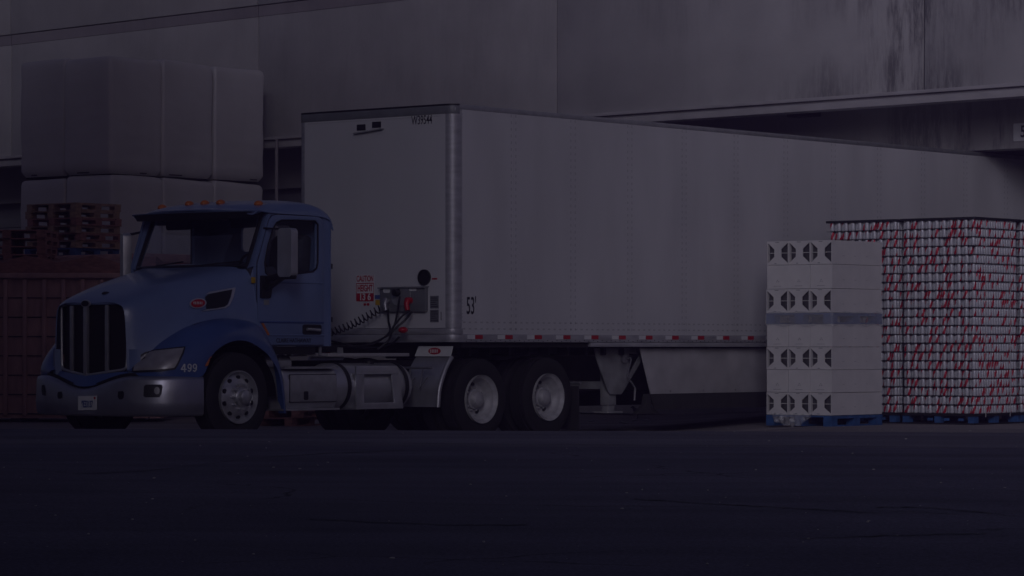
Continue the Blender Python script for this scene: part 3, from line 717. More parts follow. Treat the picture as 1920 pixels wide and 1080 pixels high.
# grille
gr = empty('grille', (1.15, 0, 1.2)); gr.parent = tk
def gx(y): return 1.215 - .13 * (abs(y) / .56) ** 1.5
def gl(y, z): return (gx(y) - 1.15, y, z - 1.2)
ys = [-.54 + i * .06 for i in range(19)]
MB().grid([[(gx(y) - 1.15 - .035, y, z - 1.2) for y in ys] for z in (.82, 1.0, 1.2, 1.4, 1.61)]).build('grille_mesh', 'grille', gr)
for y, w in ((0, .06), (-.29, .035), (.29, .035)):
    z0 = .82 + .05 * abs(y) / .29 * .6; z1 = 1.585 + (.012 if y else 0)
    b = MB(); b.bar(gl(y, z0), gl(y, z1), .05, w, (1, 0, 0)); b.build('grille_bar', 'alu', gr, bevel=.01)
for s in (1, -1):
    pts = [gl(s * y, z) for y, z in ((.45, 1.605), (.535, 1.595), (.548, 1.5), (.545, 1.2), (.535, .95), (.515, .885), (.45, .865), (.27, .84), (0, .805))]
    MB().tube(spline(pts, 5), .017, 8).build('grille_trim', 'alu', gr)
    # nose cheek between grille and fender
    b = MB(); cheek = [[(gx(.55) - .01, s * .555, z), (1.135, s * .60, z), (1.12, s * .655, z), (1.06, s * .72, z)] for z in (.76, .9, 1.1)]
    b.grid([[p for p in r] for r in cheek]); b.build('nose_panel', 'blue', tk)
yl_ = [-.66 + i * .06 for i in range(23)]
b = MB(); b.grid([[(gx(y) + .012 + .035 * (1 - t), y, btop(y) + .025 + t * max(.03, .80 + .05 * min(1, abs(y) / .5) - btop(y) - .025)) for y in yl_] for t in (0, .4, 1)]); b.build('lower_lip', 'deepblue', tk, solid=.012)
b = MB(); b.grid([[(gx(y) - .0, y, 1.605), ] * 1 + [(gx(y) + .004, y, 1.625), (gx(y) - .04, y, 1.645)] for y in ys]); b.build('grille_crown', 'blue', tk, solid=.01)
cb = MB(); cb.lathe([(.0, .0), (.075, 0), (.08, .012), (.06, .02), (0, .022)], 28, (0, 0, 0), 'x'); fe = cb.build('front_emblem', 'chrome', tk); fe.location = (1.222, .01, 1.618); fe.scale = (1, 1, .55)
MB().lathe([(0, 0), (.06, 0), (.06, .006), (0, .007)], 28, (.02, 0, 0), 'x').build('emblem_inlay', 'black', fe)
MB().ball((.93, .02, 1.735), .045, (1.2, 1, .5)).build('hood_ornament', 'black', tk)
# bumper
def bumper_pts(s): return [(1.285, 0), (1.28, .3), (1.235, .62), (1.16, .82), (1.02, 1.03), (.82, 1.16), (.57, 1.215)]
plan = [(x, -y) for x, y in bumper_pts(1)[:0:-1]] + bumper_pts(1)
PL = spline([(x, y, 0) for x, y in plan], 5)
rows = []
for fz, ins in ((0, .06), (.02, .02), (.06, 0), (.35, -.012), (.6, -.004), (.9, .0), (.97, .012), (1.0, .045)):
    row = []
    for p in PL:
        z0, z1 = .36, btop(p.y) - .01; d = Vector((p.x - .2, p.y * .6, 0)).normalized()
        q = p - d * ins; row.append((q.x, q.y, z0 + (z1 - z0) * fz))
    rows.append(row)
bp = MB().grid(rows).build('bumper', 'bumper', tk, solid=-.012, ang=50)
b = MB(); b.grid([[(p.x - .05, p.y - .03 * math.copysign(1, p.y), z + btop(p.y)) for p in PL] for z in (-.06, .035)]); b.build('bumper_gap', 'black', tk)
bt = bvh([bp])
fg = sticker(bt, [(270, 724), (274, 721), (303, 721), (305, 725), (303, 738), (299, 745), (272, 745), (269, 742)], 'fog_light_recess', 'black', bp, .005, 2)
sticker(bt, oval(294.5, 732.5, 5.2, 7, 16), 'fog_light', 'lens', fg, .014, 2)
for q in ([(222, 734), (231, 733), (233, 737), (232, 746), (229, 749), (224, 749), (221, 744)], [(109, 735), (116, 734), (117, 738), (116.5, 746), (113, 748), (109, 747), (108, 742)], [(79, 722), (84, 722), (86, 734), (86, 742), (80, 741), (78.5, 733)]):
    sticker(bt, q, 'tow_hole', 'black', bp, .005, 1)
lp = sticker(bt, [(148, 743), (183.5, 742), (183.5, 768), (148, 769)], 'licence_plate', 'white', tk, .014, 1)
l, n = hit(bt, 165.5, 758.5)
pt = text('plate_number', '9E33137', .105, lp, 'deepblue', l + n * .018, FACE_NOSE, .50, .003)
pt.rotation_euler = n.to_track_quat('Z', 'Y').to_euler() if False else (R(90), 0, math.atan2(n.y, n.x) + R(90))
l2, n2 = hit(bt, 179.5, 746.5); c_ = MB().lathe([(0, 0), (.014, 0), (.014, .003), (0, .003)], 14, l2 + n2 * .016, 'x').build('plate_sticker', 'red', lp)
# chassis
b = MB()
for s in (1, -1): b.box(-6.25, 1.0, s * .43 - .04, s * .43 + .04, .70, .96)
for xx in (-1.9, -2.6, -3.4, -4.3, -4.95, -5.6, -6.2): b.box(xx - .05, xx + .05, -.43, .43, .74, .92)
b.box(-.3, 1.0, -.42, .42, .45, 1.3); b.box(-1.6, -.3, -.42, .42, .5, 1.12)
b.build('chassis_frame', 'dark', tk)
MB().tube([(0, -.95, .5), (0, .95, .5)], .07).build('front_axle', 'dark', tk)
b = MB()
for xx in (-4.289, -5.62): b.tube([(xx, -1, .48), (xx, 1, .48)], .09); b.ball((xx, 0, .48), .23); b.box(xx - .5, xx + .5, -.56, -.5, .72, .80); b.box(xx - .5, xx + .5, .5, .56, .72, .80)
b.box(-5.0, -4.9, -.6, .6, .3, 1.0)
b.build('rear_axles', 'dark', tk)
b = MB(); b.prism([(-4.35, 1.04), (-4.35, .98), (-5.3, .98), (-5.3, 1.04)], 'y', -.45, .45); b.box(-5.1, -4.5, -.4, .4, .94, .98); b.build('fifth_wheel', 'black', tk, bevel=.01)
# front wheels
def front_wheel(s):
    w = empty('wheel', (0, s * 1.215, .557)); w.parent = tk
    tyre(MB(), .51, .29, (0, -s * .145, 0)).build('tyre', 'tyre', w)
    b = MB(); q = [(.302, -.24), (.302, .012), (.292, .012), (.28, -.02), (.272, -.045), (.262, -.04), (.18, .015), (.15, .022), (0, .022)]
    b.lathe([(r, s * t) for r, t in q], 56); b.build('rim', 'rim', w)
    b = MB(); b.lathe([(.105, s * .02), (.105, s * .06), (.095, s * .07), (.08, s * .075), (.078, s * .12), (.06, s * .135), (0, s * .14)], 32)
    for i in range(10):
        a = 2 * math.pi * i / 10; b.lathe([(.019, s * .02), (.019, s * .035), (.014, s * .037), (.014, s * .06), (0, s * .065)], 6, (.142 * math.cos(a), 0, .142 * math.sin(a)))
    b.build('hub', 'rim', w)
    b = MB()
    for i in range(10):
        a = 2 * math.pi * (i + .5) / 10; e = []
        for k in range(14):
            t = 2 * math.pi * k / 14; rr, tt = .226 + .021 * math.cos(t), .028 * math.sin(t); e.append((rr * math.cos(a) - tt * math.sin(a), rr * math.sin(a) + tt * math.cos(a)))
        o_ = -.016; b.prism(e, 'y', s * (o_ - .02), s * (o_ + .012))
    b.build('hand_holes', 'black', w)
for s in (1, -1): front_wheel(s)
for xx, zz in ((-4.289, .478), (-5.62, .487)):
    for s in (1, -1): dual_wheel(tk, xx, s * 1.215, zz, s)
# cab
WH = [(-.60, 1.985), (-.585, 2.10), (-.64, 2.30), (-.72, 2.49), (-.78, 2.565), (-.87, 2.597), (-1.15, 2.605), (-1.44, 2.605), (-1.485, 2.57), (-1.485, 2.12), (-1.465, 2.05), (-1.40, 2.01), (-1.0, 1.97), (-.64, 1.955)]
SIDE = [(-.46, 1.37), (-.46, 2.10), (-.665, 2.67), (-.9, 2.70), (-1.66, 2.70), (-1.735, 2.62), (-1.735, 1.136), (-.66, 1.136), (-.55, 1.30)]
cab = empty('cab', (-1.1, 0, 1.136)); cab.parent = tk
def cobj(mb, *a, **k):
    o = mb.build(*a, parent=cab, **k); o.data.transform(Matrix.Translation((1.1, 0, -1.136))); return o
for s in (1, -1):
    cobj(MB().prism(SIDE, 'y', s * 1.0, s * 1.035, holes=[WH]), 'cab_side', 'blue')
rst = []
for x, zc, zl in ((-.50, 2.695, 2.685), (-.58, 2.715, 2.68), (-.68, 2.755, 2.672), (-.9, 2.80, 2.668), (-1.2, 2.83, 2.665), (-1.45, 2.825, 2.66), (-1.62, 2.785, 2.64), (-1.70, 2.715, 2.60), (-1.738, 2.60, 2.50)):
    fw = .16 * max(0, min(1, (x + 1.2) / .7))
    half = [(x, 0, zc + .02), (x, .5, zc + .012), (x, .80, zc - .012), (x, .96, zc - .045), (x, 1.03, zl + (zc - zl) * .35), (x, 1.05, zl)]
    half = [(p[0] + fw * (1 - (p[1] / 1.05) ** 2) - (0 if x > -1.3 else 0), p[1], p[2]) for p in half]
    rst.append(mirror(half)[:0:-1] + half)
cobj(MB().grid(loft(rst, 4, 4)), 'roof', 'blue', solid=-.015, ang=50)
rr = MB(); rr.prism([(-1.035, 1.136), (1.035, 1.136), (1.035, 2.62), (.9, 2.72), (-.9, 2.72), (-1.035, 2.62)], 'x', -1.735, -1.70, holes=[rrect(.84, .30, .06, c=(.0, 2.43))])
cobj(rr, 'rear_wall', 'blue')
for s in (1, -1):
    arc = [(-1.70 - .05 * math.sin(R(a)), s * (1.0 + .05 * math.cos(R(a)))) for a in range(0, 91, 15)]
    cobj(MB().prism(arc + [(-1.70, s * 1.0)], 'z', 1.136, 2.63), 'cab_corner', 'blue')
    # A pillar
    b = MB(); b.grid([[(-.455, s * .90, 2.03), (-.45, s * .97, 2.05), (-.46, s * 1.04, 2.06)], [(-.60, s * .89, 2.36), (-.575, s * .965, 2.36), (-.57, s * 1.04, 2.36)], [(-.735, s * .88, 2.68), (-.70, s * .96, 2.69), (-.68, s * 1.04, 2.68)]])
    cobj(b, 'windscreen_pillar', 'blue', solid=.02)
    # cowl between hood and door
    b = MB(); b.grid([[(-.43, s * .97, 1.92), (-.43, s * 1.03, 1.62), (-.43, s * 1.05, 1.38)], [(-.47, s * .985, 2.05), (-.47, s * 1.045, 1.62), (-.47, s * 1.055, 1.36)]]); cobj(b, 'cowl_side', 'blue')
b = MB(); b.box(-1.70, -.45, -1.0, 1.0, 1.14, 1.22); b.box(-.75, -.46, -.98, .98, 1.22, 2.0); b.prism([(-.46, 2.0), (-.46, 2.03), (-.80, 2.06), (-.95, 1.95), (-.8, 1.7), (-.75, 1.7)], 'y', -.98, .98)
cobj(b, 'dashboard', 'interior')
for s in (1, -1):
    ht = 2.42 if s > 0 else 2.12
    b = MB(); b.prism([(-1.1, 1.5), (-1.55, 1.5), (-1.6, 1.6), (-1.68, ht), (-1.60, ht + .04), (-1.50, ht - .02), (-1.42, 1.66), (-1.05, 1.62)], 'y', s * .52 - .26, s * .52 + .26); b.box(-1.5, -1.1, s * .52 - .2, s * .52 + .2, 1.2, 1.5)
    cobj(b, 'seat', 'interior', bevel=.03)
b = MB(); c = Vector((-.98, .52, 2.0)); t1 = Vector((0, 1, 0)); t2 = Vector((.42, 0, .9)).normalized(); ring = [c + t1 * (.23 * math.cos(2 * math.pi * k / 28)) + t2 * (.23 * math.sin(2 * math.pi * k / 28)) for k in range(29)]
b.tube(ring, .016, 8, cap=False); b.bar(c - t1 * .22, c + t1 * .22, .03, .02); b.bar(c, c + Vector((.25, 0, -.15)), .05, .05); cobj(b, 'steering_wheel', 'black')
b = MB(); b.box(-1.69, -.62, -.97, .97, 2.66, 2.68); cobj(b, 'headliner', 'interior')
for s in (.27, -.3): cobj(MB().prism(rrect(.42, .13, .03, c=(s * 1.9, 2.585)), 'x', -.80, -.79), 'sun_visor', 'interior')
# windows
for s in (1, -1): cobj(MB().prism(WH, 'y', s * 1.012, s * 1.018), 'side_glass', 'glass', smooth=False)
cobj(MB().prism(rrect(.84, .30, .06, c=(0, 2.43)), 'x', -1.72, -1.714), 'rear_glass', 'glass', smooth=False)
def wsx(y, z): return -.455 + .20 * (1 - (y / .92) ** 2) - .43 * (z - 2.05)
yw = [-.90 + i * .1 for i in range(19)]; zw = [2.055 + i * .09 for i in range(8)]
ws = cobj(MB().grid([[(wsx(y, z), y * (1 - .02 * (z - 2.05)), z) for y in yw] for z in zw]), 'windscreen', 'glass')
fr = [(wsx(y, 2.055) + .01, y, 2.06) for y in yw] + [(wsx(.905, z) + .01, .905 - .015 * (z - 2.05), z) for z in zw[1:-1]] + [(wsx(y, 2.69) + .01, y * .985, 2.68) for y in yw[::-1]] + [(wsx(-.905, z) + .01, -.905 + .015 * (z - 2.05), z) for z in zw[-2:0:-1]]
cobj(MB().tube(fr + [fr[0]], .024, 6), 'windscreen_seal', 'black')
b = MB(); b.grid([[(wsx(y, 2.06) + .05, y, 2.03), (wsx(y, 2.06) - .02, y, 2.075)] for y in yw]); cobj(b, 'cowl_panel', 'black')
for yy in (-.45, .35):
    b = MB(); b.bar((wsx(yy, 2.07) + .03, yy, 2.075), (wsx(yy + .5, 2.12) + .02, yy + .5, 2.12), .014, .014); cobj(b, 'wiper', 'black')
# outer visor
vis = []
for y in [-.93 + i * .093 for i in range(21)]:
    f = 1 - (y / .95) ** 2
    vis.append([(-.50 + .20 * f - .1, y * .97, 2.70), (-.42 + .20 * f, y, 2.685), (-.455 + .20 * f, y * .985, 2.60 + .02 * (1 - f))])
cobj(MB().grid(vis), 'outer_visor', 'black', solid=.01, ang=30)
vis = [[(-.55 + .16 * (1 - (y / 1.05) ** 2), y, 2.712), (-.46 + .16 * (1 - (y / 1.05) ** 2), y, 2.70), (-.47 + .16 * (1 - (y / 1.05) ** 2), y, 2.688)] for y in [-1.0 + i * .1 for i in range(21)]]
cobj(MB().grid(vis), 'visor_lip', 'blue', solid=.01)
# roof lamps
for y in (-.80, -.26, 0, .26, .80):
    xf = -.72 if abs(y) > .5 else -.64
    zb = 2.775 if abs(y) > .5 else 2.80
    b = MB(); b.ball((xf - .09, y, zb), .05, (2.1, 1.1, .75), 18, 10); lb = cobj(b, 'roof_lamp', 'chrome')
    b = MB(); b.ball((xf - .03, y, zb + .014), .05, (1.25, 1.0, .82), 18, 10); o = b.build('amber_lens', 'amber'); o.data.transform(Matrix.Translation((1.1, 0, -1.136))); o.parent = lb
# doors
for s in (1, -1):
    D_ = [(-.475, 1.36), (-.475, 2.085), (-.67, 2.60), (-.72, 2.645), (-.80, 2.66), (-1.50, 2.66), (-1.575, 2.62), (-1.585, 2.5), (-1.585, 1.15), (-.70, 1.15), (-.60, 1.26)]
    cxy = (-1.05, 1.95)
    seam = [(cxy[0] + (x - cxy[0]) * 1.012, cxy[1] + (z - cxy[1]) * 1.009) for x, z in D_]
    dr = MB().prism(D_, 'y', s * 1.036, s * 1.056, holes=[WH]).build('door', 'blue', tk, bevel=.006)
    MB().prism(seam, 'y', s * 1.0365, s * 1.044, holes=[[(cxy[0] + (x - cxy[0]) * .97, cxy[1] + (z - cxy[1]) * .97) for x, z in D_]]).build('door_seal', 'black', dr)
    wt = [(cxy[0] + (x - cxy[0]) * 1.0, z) for x, z in WH]
    MB().tube([(x, s * 1.052, z) for x, z in WH + [WH[0]]], .012, 6).build('window_seal', 'black', dr)
    if s > 0:
        MB().prism(rrect(.32, .12, .03, c=(-1.38, 1.33)), 'y', 1.056, 1.062).build('handle_recess', 'black', dr)
        MB().tube([(-1.27, 1.085, 1.335), (-1.49, 1.085, 1.325)], .018, 10).build('handle', 'chrome', dr)
        MB().prism([(-.525, 1.40), (-.56, 1.40), (-.66, 1.27), (-.635, 1.26)], 'y', 1.056, 1.066).build('side_marker', 'amber', dr)
        text('door_lettering', 'CLAIRE HATHAWAY', .07, dr, 'text', (-1.07, 1.058, 1.20), FACE_SIDE, .92, .001)
        b = MB(); b.grid([[(x, y, z) for x in (-.5, -1.0, -1.58)] for y, z in ((1.057, 1.425), (1.066, 1.415), (1.057, 1.40))]); b.build('door_crease', 'deepblue', dr)
        b = MB(); b.grid([[(x, y, z) for x in (-.66, -1.0, -1.58)] for y, z in ((1.057, 1.275), (1.068, 1.262), (1.057, 1.25))]); b.build('door_crease', 'blue', dr)
        b = MB(); b.grid([[(x, y, z) for x in (-.62, -1.0, -1.58)] for y, z in ((1.057, 1.885), (1.064, 1.875), (1.057, 1.865))]); b.build('door_crease', 'blue', dr)
        MB().box(-.66, -.57, 1.056, 1.058, 1.61, 1.67).build('door_sticker', 'frame', dr)
        for zz in (2.55, 2.08, 1.45): MB().box(-1.765, -1.73, 1.0, 1.03, zz - .03, zz + .03).build('hinge', 'black', dr)
    # mirror
    my, mz = (1.38, 0) if s > 0 else (1.29, R(-34))
    mr = empty('wing_mirror', (-.65, s * my, 1.93)); mr.parent = tk
    b = MB(); b.prism(rrect(.225, .56, .05, 5, c=(0, .28)), 'x', -.03, .075); b.build('mirror_housing', 'chrome', mr, bevel=.028, seg=4)
    MB().prism(rrect(.19, .50, .03, 4, c=(0, .28)), 'x', -.034, -.031).build('mirror_glass', 'chrome', mr)
    MB().prism(rrect(.21, .05, .02, 3, c=(0, .0)), 'x', -.02, .07).build('mirror_base', 'black', mr, bevel=.01)
    for q in mr.children: q.rotation_euler = (0, 0, mz)
    b = MB(); b.prism([(-.5, 1.95), (-.5, 1.69), (-.66, 1.69), (-.72, 1.95)], 'y', s * 1.056, s * 1.09); b.bar((-.62, s * 1.08, 1.90), (-.65, s * (my - .04), 1.965), .12, .07); b.bar((-.58, s * 1.08, 1.78), (-.65, s * (my - .05), 1.95), .07, .05)
    o = b.build('mirror_arm', 'black', mr, bevel=.012); o.data.transform(Matrix.Translation((.65, -s * my, -1.93)))
    b = MB(); b.bar((-.62, s * 1.02, 2.50), (-.65, s * (my - .02), 2.475), .05, .02); o = b.build('mirror_strut', 'black', mr); o.data.transform(Matrix.Translation((.65, -s * my, -1.93)))
MB().box(-.46, -.40, 1.015, 1.035, 1.86, 1.93).build('hood_latch', 'yellow', tk, bevel=.006)
# steps, battery box, tanks
for s in (1, -1):
    bx = MB(); prof = [(s * .55, .885), (s * 1.02, .885), (s * 1.12, .85), (s * 1.165, .74), (s * 1.165, .50), (s * 1.12, .41), (s * 1.05, .385), (s * .55, .385)]
    bx.prism(prof, 'x', -.80, -1.70); tb = bx.build('tool_box', 'chrome', tk, bevel=.012)
    MB().prism(rrect(.80, .33, .01, c=(-1.28, .645)), 'y', s * 1.160, s * 1.168).build('door_gap', 'black', tb)
    MB().prism(rrect(.78, .31, .01, c=(-1.28, .645)), 'y', s * 1.162, s * 1.176).build('box_door', 'alu', tb, bevel=.005)
    MB().prism(rrect(.07, .10, .015, c=(-1.15, .56)), 'y', s * 1.176, s * 1.184).build('latch', 'black', tb)
    MB().box(-.79, -1.72, s * .6, s * 1.185, .387, .41).build('lower_step', 'alu', tb)
    MB().box(-.79, -1.70, s * .6, s * 1.18, .872, .897).build('upper_step', 'alu', tb)
    tkn = MB().lathe([(0, -1.68), (.20, -1.70), (.26, -1.73), (.28, -1.78), (.28, -3.02), (.26, -3.07), (.20, -3.1), (0, -3.11)], 40, (0, s * .87, .655), 'x').build('fuel_tank', 'chrome', tk)
    for xx in (-1.90, -2.93):
        MB().lathe([(.283, xx), (.290, xx), (.290, xx - .06), (.283, xx - .06)], 40, (0, s * .87, .655), 'x', closed=True).build('tank_strap', 'black', tkn)
    b = MB(); b.prism([(-2.02, .90), (-2.74, .90), (-2.78, .86), (-2.86, .40), (-2.02, .40)], 'y', s * 1.15, s * 1.18, holes=[[(-2.16, .80), (-2.66, .80), (-2.70, .46), (-2.16, .46)]]); b.box(-2.86, -2.02, s * .9, s * 1.18, .385, .415); b.box(-2.76, -2.02, s * .9, s * 1.185, .80, .815)
    b.build('tank_step', 'chrome', tkn, bevel=.005)
    MB().tube([(-2.55, s * .9, .91), (-2.55, s * .9, .96)], .06, 16).build('filler_cap', 'black', tkn)
    b = MB(); b.box(-1.40, -1.72, s * .60, s * .96, 1.015, 1.055); b.box(-1.76, -3.22, s * .60, s * .96, 1.012, 1.052); b.build('deck_plate', 'fascia', tk, bevel=.006)
    MB().tube([(-.78, s * .80, .935), (-1.2, s * .80, .935)], [.10, .10], 20).build('air_tank', 'alu', tk)
    b = MB(); b.box(-1.5, -.72, s * .55, s * 1.0, 1.04, 1.13); b.box(-2.2, -1.9, s * .3, s * .7, 1.06, 1.14); b.build('step_bracket', 'dark', tk)
    b = MB()
    for xx in (-.85, -1.0, -1.12, -1.6): b.tube([(xx, s * .98, 1.03), (xx, s * .98, 1.13)], .02)
    b.build('under_cab_pipes', 'steel', tk)
    # quarter fender ahead of the drive wheels
    pr_ = spline([(-3.76, 0, 1.00), (-3.70, 0, .94), (-3.62, 0, .82), (-3.53, 0, .62), (-3.50, 0, .39)], 5)
    q = MB().grid([[(p.x, s * y, p.z) for y in (.60, .8, 1.0, 1.16)] for p in pr_]).build('quarter_fender', 'chrome', tk, solid=.006)
    MB().tube([(p.x, s * 1.175, p.z) for p in pr_], .03, 10).build('fender_edge', 'alu', q)
    pl = MB(); pl.grid([[(-3.73, s * .60, 1.01), (-3.73, s * 1.19, 1.01)], [(-3.76, s * .64, 1.135), (-3.76, s * 1.20, 1.135)]]); q2 = pl.build('emblem_plate', 'white', q, solid=.006)
    e = MB().lathe([(0, 0), (.10, 0), (.10, .006), (0, .008)], 28, (0, 0, 0), 'x').build('oval_badge', 'red', tk); e.location = (-3.735, s * .92, 1.075); e.scale = (1, 1, .42)
    for i in range(5): MB().box(.008, .011, -.065 + i * .027, -.052 + i * .027, -.05, .05).build('badge_script', 'white', e)
    b = MB(); b.tube([(-3.45, s * .5, .87), (-3.45, s * 1.12, .87)], .016)
    for y0 in (.60, .78, .98): b.tube([(-3.45, s * y0, .87), (-3.42, s * (y0 - .03), .62), (-3.44, s * (y0 + .08), .75)], .010)
    b.tube([(-3.4, s * .60, .82), (-3.4, s * .84, .64)], .022); b.build('fender_bracket', 'steel', q)
    # mud flap behind the drive wheels
    rows = [[(-6.26 - .02 * math.sin(k) - .10 * (1 - z) * .3, s * y, z) for k, y in enumerate((.58, .75, .92, 1.08, 1.2))] for z in (.62, .5, .35, .2, .06)]
    MB().grid(rows).build('mud_flap', 'rubber', tk, solid=.012)
    MB().tube([(-6.2, s * .4, .66), (-6.26, s * 1.22, .66)], .02).build('flap_hanger', 'steel', tk)
# air and electric lines between cab and trailer nose
def helix(p0, p1, r, n, sag):
    p0, p1 = Vector(p0), Vector(p1); pts = []
    d = (p1 - p0).normalized(); a = d.cross(Vector((1, 0, 0))).normalized(); b_ = d.cross(a); N = n * 14
    for i in range(N + 1):
        t = i / N; an = 2 * math.pi * n * t; q = p0.lerp(p1, t) - Vector((0, 0, sag * math.sin(math.pi * t))); pts.append(q + a * r * math.cos(an) + b_ * r * math.sin(an))
    return pts
XG = XN + .10
MB().tube(helix((XG, .16, 1.60), (XG + .3, -.42, 1.30), .045, 13, .03), .009, 6).build('coiled_air_line', 'black', tk)
MB().tube(helix((-1.9, -.02, 1.55), (-2.3, -.05, 1.28), .03, 7, .02), .009, 6).build('coiled_air_line', 'black', tk)
b = MB()
for q in ([(XG, .30, 1.60), (XG + .1, .40, 1.45), (XG + .2, .50, 1.30), (XG + .5, .42, 1.15), (-2.6, .2, 1.15), (-1.75, 0, 1.3)], [(XG, .50, 1.75), (XG + .06, .52, 1.6), (XG + .12, .52, 1.4), (XG + .22, .50, 1.28)],
          [(XG, .66, 1.58), (XG + .08, .60, 1.5), (XG + .16, .54, 1.38), (XG + .24, .50, 1.26), (XG + .6, .3, 1.13), (-2.4, -.1, 1.2)], [(XG, .70, 1.56), (XG + .1, .68, 1.46), (XG + .2, .57, 1.33), (XG + .22, .5, 1.2), (XG + .3, .4, 1.1)],
          [(-1.78, -.3, 1.24), (-2.3, -.35, 1.26), (-2.9, -.2, 1.22), (-3.3, .1, 1.12), (-3.5, .35, 1.14), (-3.55, .5, 1.25)]):
    b.tube(spline(q, 8), .014, 6)
b.build('air_lines', 'black', tk)
b = MB(); b.tube(spline([(-1.76, .05, 1.86), (-1.95, .05, 1.87), (-2.0, .05, 1.80), (-2.0, .05, 1.2)], 6), .018, 8); b.build('hose_post', 'steel', tk)
MB().ball((XG + .12, .66, 1.335), .05, (1.2, 1.2, .8)).build('red_coupling', 'red', tk)
# rear lights of the frame
MB().box(-6.30, -6.26, -.4, .4, .74, .9).build('rear_crossmember', 'dark', tk)

# ------------------------------------------------------------------ pallets
def pallet_mesh(name, mb_m, bl_m, lx, ly, h=.124):
    # block pallet: boards on top, three runners, nine blocks
    root = None
    t = .018; b = MB()
    n = 7
    for i in range(n):
        w = lx / (n + .6); x = -lx / 2 + i * (lx - w) / (n - 1); b.box(x, x + w, -ly / 2, ly / 2, h - t, h)
    for y in (-ly / 2, -.07, ly / 2 - .14): b.box(-lx / 2, lx / 2, y + .002, y + .138, h - 2 * t - .001, h - t - .001); b.box(-lx / 2, lx / 2, y + .002, y + .138, .001, t)
    c = b; n0 = len(b.bm.faces)
    for x in (-lx / 2 + .001, -.07, lx / 2 - .141):
        for y in (-ly / 2 + .003, -.067, ly / 2 - .137): c.box(x, x + .14, y, y + .13, t + .001, h - 2 * t - .002)
    for i, f in enumerate(b.bm.faces): f.material_index = int(i >= n0)
    root = b.build(name, mb_m); root.data.materials.append(M[bl_m])
    return root
ORD = ['top', 'second', 'third', 'fourth', 'fifth', 'sixth', 'seventh', 'eighth']
GP = 'wooden pallets stacked behind the truck'
wood_p = pallet_mesh('wooden_pallet', 'wood', 'wood', 1.02, 1.22)
red_p = pallet_mesh('wooden_pallet', 'woodred', 'woodred', 1.02, 1.22)
blue_p = pallet_mesh('wooden_pallet', 'bluewood', 'bluewood', 1.02, 1.22)
used = set()
def put(proto, loc, rz, label, group, cat='pallet', **k):
    o = proto if proto.name not in used else copy_tree(proto)
    used.add(proto.name if o is proto else o.name)
    if o is proto: used.add(o.name)
    o.location = loc; o.rotation_euler = (0, 0, rz); tag(o, label, cat, group); return o
DX = -10.45
for k in range(7):
    z = 2.645 + (6 - k) * .1255
    pr0 = blue_p if k == 6 else (red_p if k in (2, 4) else wood_p)
    colr = 'blue' if k == 6 else ('reddish' if k in (2, 4) else 'brown')
    put(pr0, yard(DX + random.uniform(-.04, .04), -12.92 + random.uniform(-.05, .05) - (.05 if k == 0 else 0), z), RZ + R(random.uniform(-1.5, 1.5)),
        colr + ' wooden pallet, ' + (ORD[k] + ' from top' if k else 'topmost') + ' in the stack on the red container', GP)
for k in range(6):
    z = 2.19 + (5 - k) * .1255
    put(red_p, Vector((-7.78 + random.uniform(-.05, .05), 48.95 + random.uniform(-.05, .05), z)), R(90 + random.uniform(-4, 4)),
        'dark reddish pallet, ' + (ORD[k] + ' from top' if k else 'topmost') + ' of the pile standing in the ribbed red skip', GP)
for k in range(2):
    put(red_p, Vector((-3.45 + .1 * k, 46.2, zground(-3.4, 46) + .126 * k)), RZ + R(8), ('upper' if k else 'lower') + ' reddish pallet on the ground behind the truck fuel tank', GP)
orange_p = pallet_mesh('wooden_pallet', 'dark', 'woodorange', 1.02, 1.22, .105)
for k, px in enumerate((1325, 1418)):
    put(orange_p, Vector(((px - 960) / FOC * 53.6, 53.6 + .25 * k, 0.08)), R(92 - 3 * k), ('nearer the landing leg, ' if k == 0 else 'nearer the white cartons, ') + 'dark pallet with orange blocks under the trailer', 'pallets lying under the trailer')

# ------------------------------------------------------------------ red skip and red container
sk = empty('red_skip', (-7.5, 48, zground(-7.5, 48)))
tag(sk, 'weathered red steel skip with square ribs, beside the truck nose, pallets piled in it', 'skip')
b = MB(); X0, X1, DD, HH = -2.1, 2.1, 1.9, 2.27
b.box(X0, X1, .06, .12, .12, HH - .06); b.box(X0, X1, DD - .06, DD, .12, HH - .06); b.box(X0, X0 + .06, .12, DD - .06, .12, HH - .06); b.box(X1 - .06, X1, .12, DD - .06, .12, HH - .06); b.box(X0, X1, .06, DD, .06, .118)
b.build('skip_walls', 'redsteel', sk)
b = MB()
for i in range(15): b.box(X0 + i * .297, X0 + i * .297 + .065, 0, .06, .10, HH - .07)
b.build('upright_ribs', 'redsteel', sk, bevel=.012)
for j in range(1, 8):
    b = MB()
    for i in range(14): b.box(X0 + i * .297 + .07, X0 + (i + 1) * .297 - .005, .045, .06, HH - .07 - j * .297, HH - .055 - j * .297)
    b.build('panel_seam', 'dark', sk)
b = MB(); b.box(X0 - .02, X1 + .02, -.03, .13, HH - .06, HH + .02); b.box(X0 - .02, X1 + .02, DD - .08, DD + .03, HH - .06, HH + .02); b.box(X0 - .02, X0 + .1, .13, DD - .08, HH - .06, HH + .02); b.box(X1 - .1, X1 + .02, .13, DD - .08, HH - .06, HH + .02)
b.build('rim', 'redsteel', sk, bevel=.015)
b = MB()
for i in range(3): b.box(X0 + .2 + i * 1.7, X0 + .35 + i * 1.7, .0, DD, .0, .06)
b.build('skids', 'dark', sk)
rows = [[(X0 + .1 + i * .25, .14 + j * .27, 2.10 + .06 * math.sin(i * 1.7 + j)) for i in range(17)] for j in range(7)]
MB().grid(rows).build('rubble', 'woodred', sk, solid=-.4)
ct = empty('red_container', yard(-9.767, -12.1), RZ)
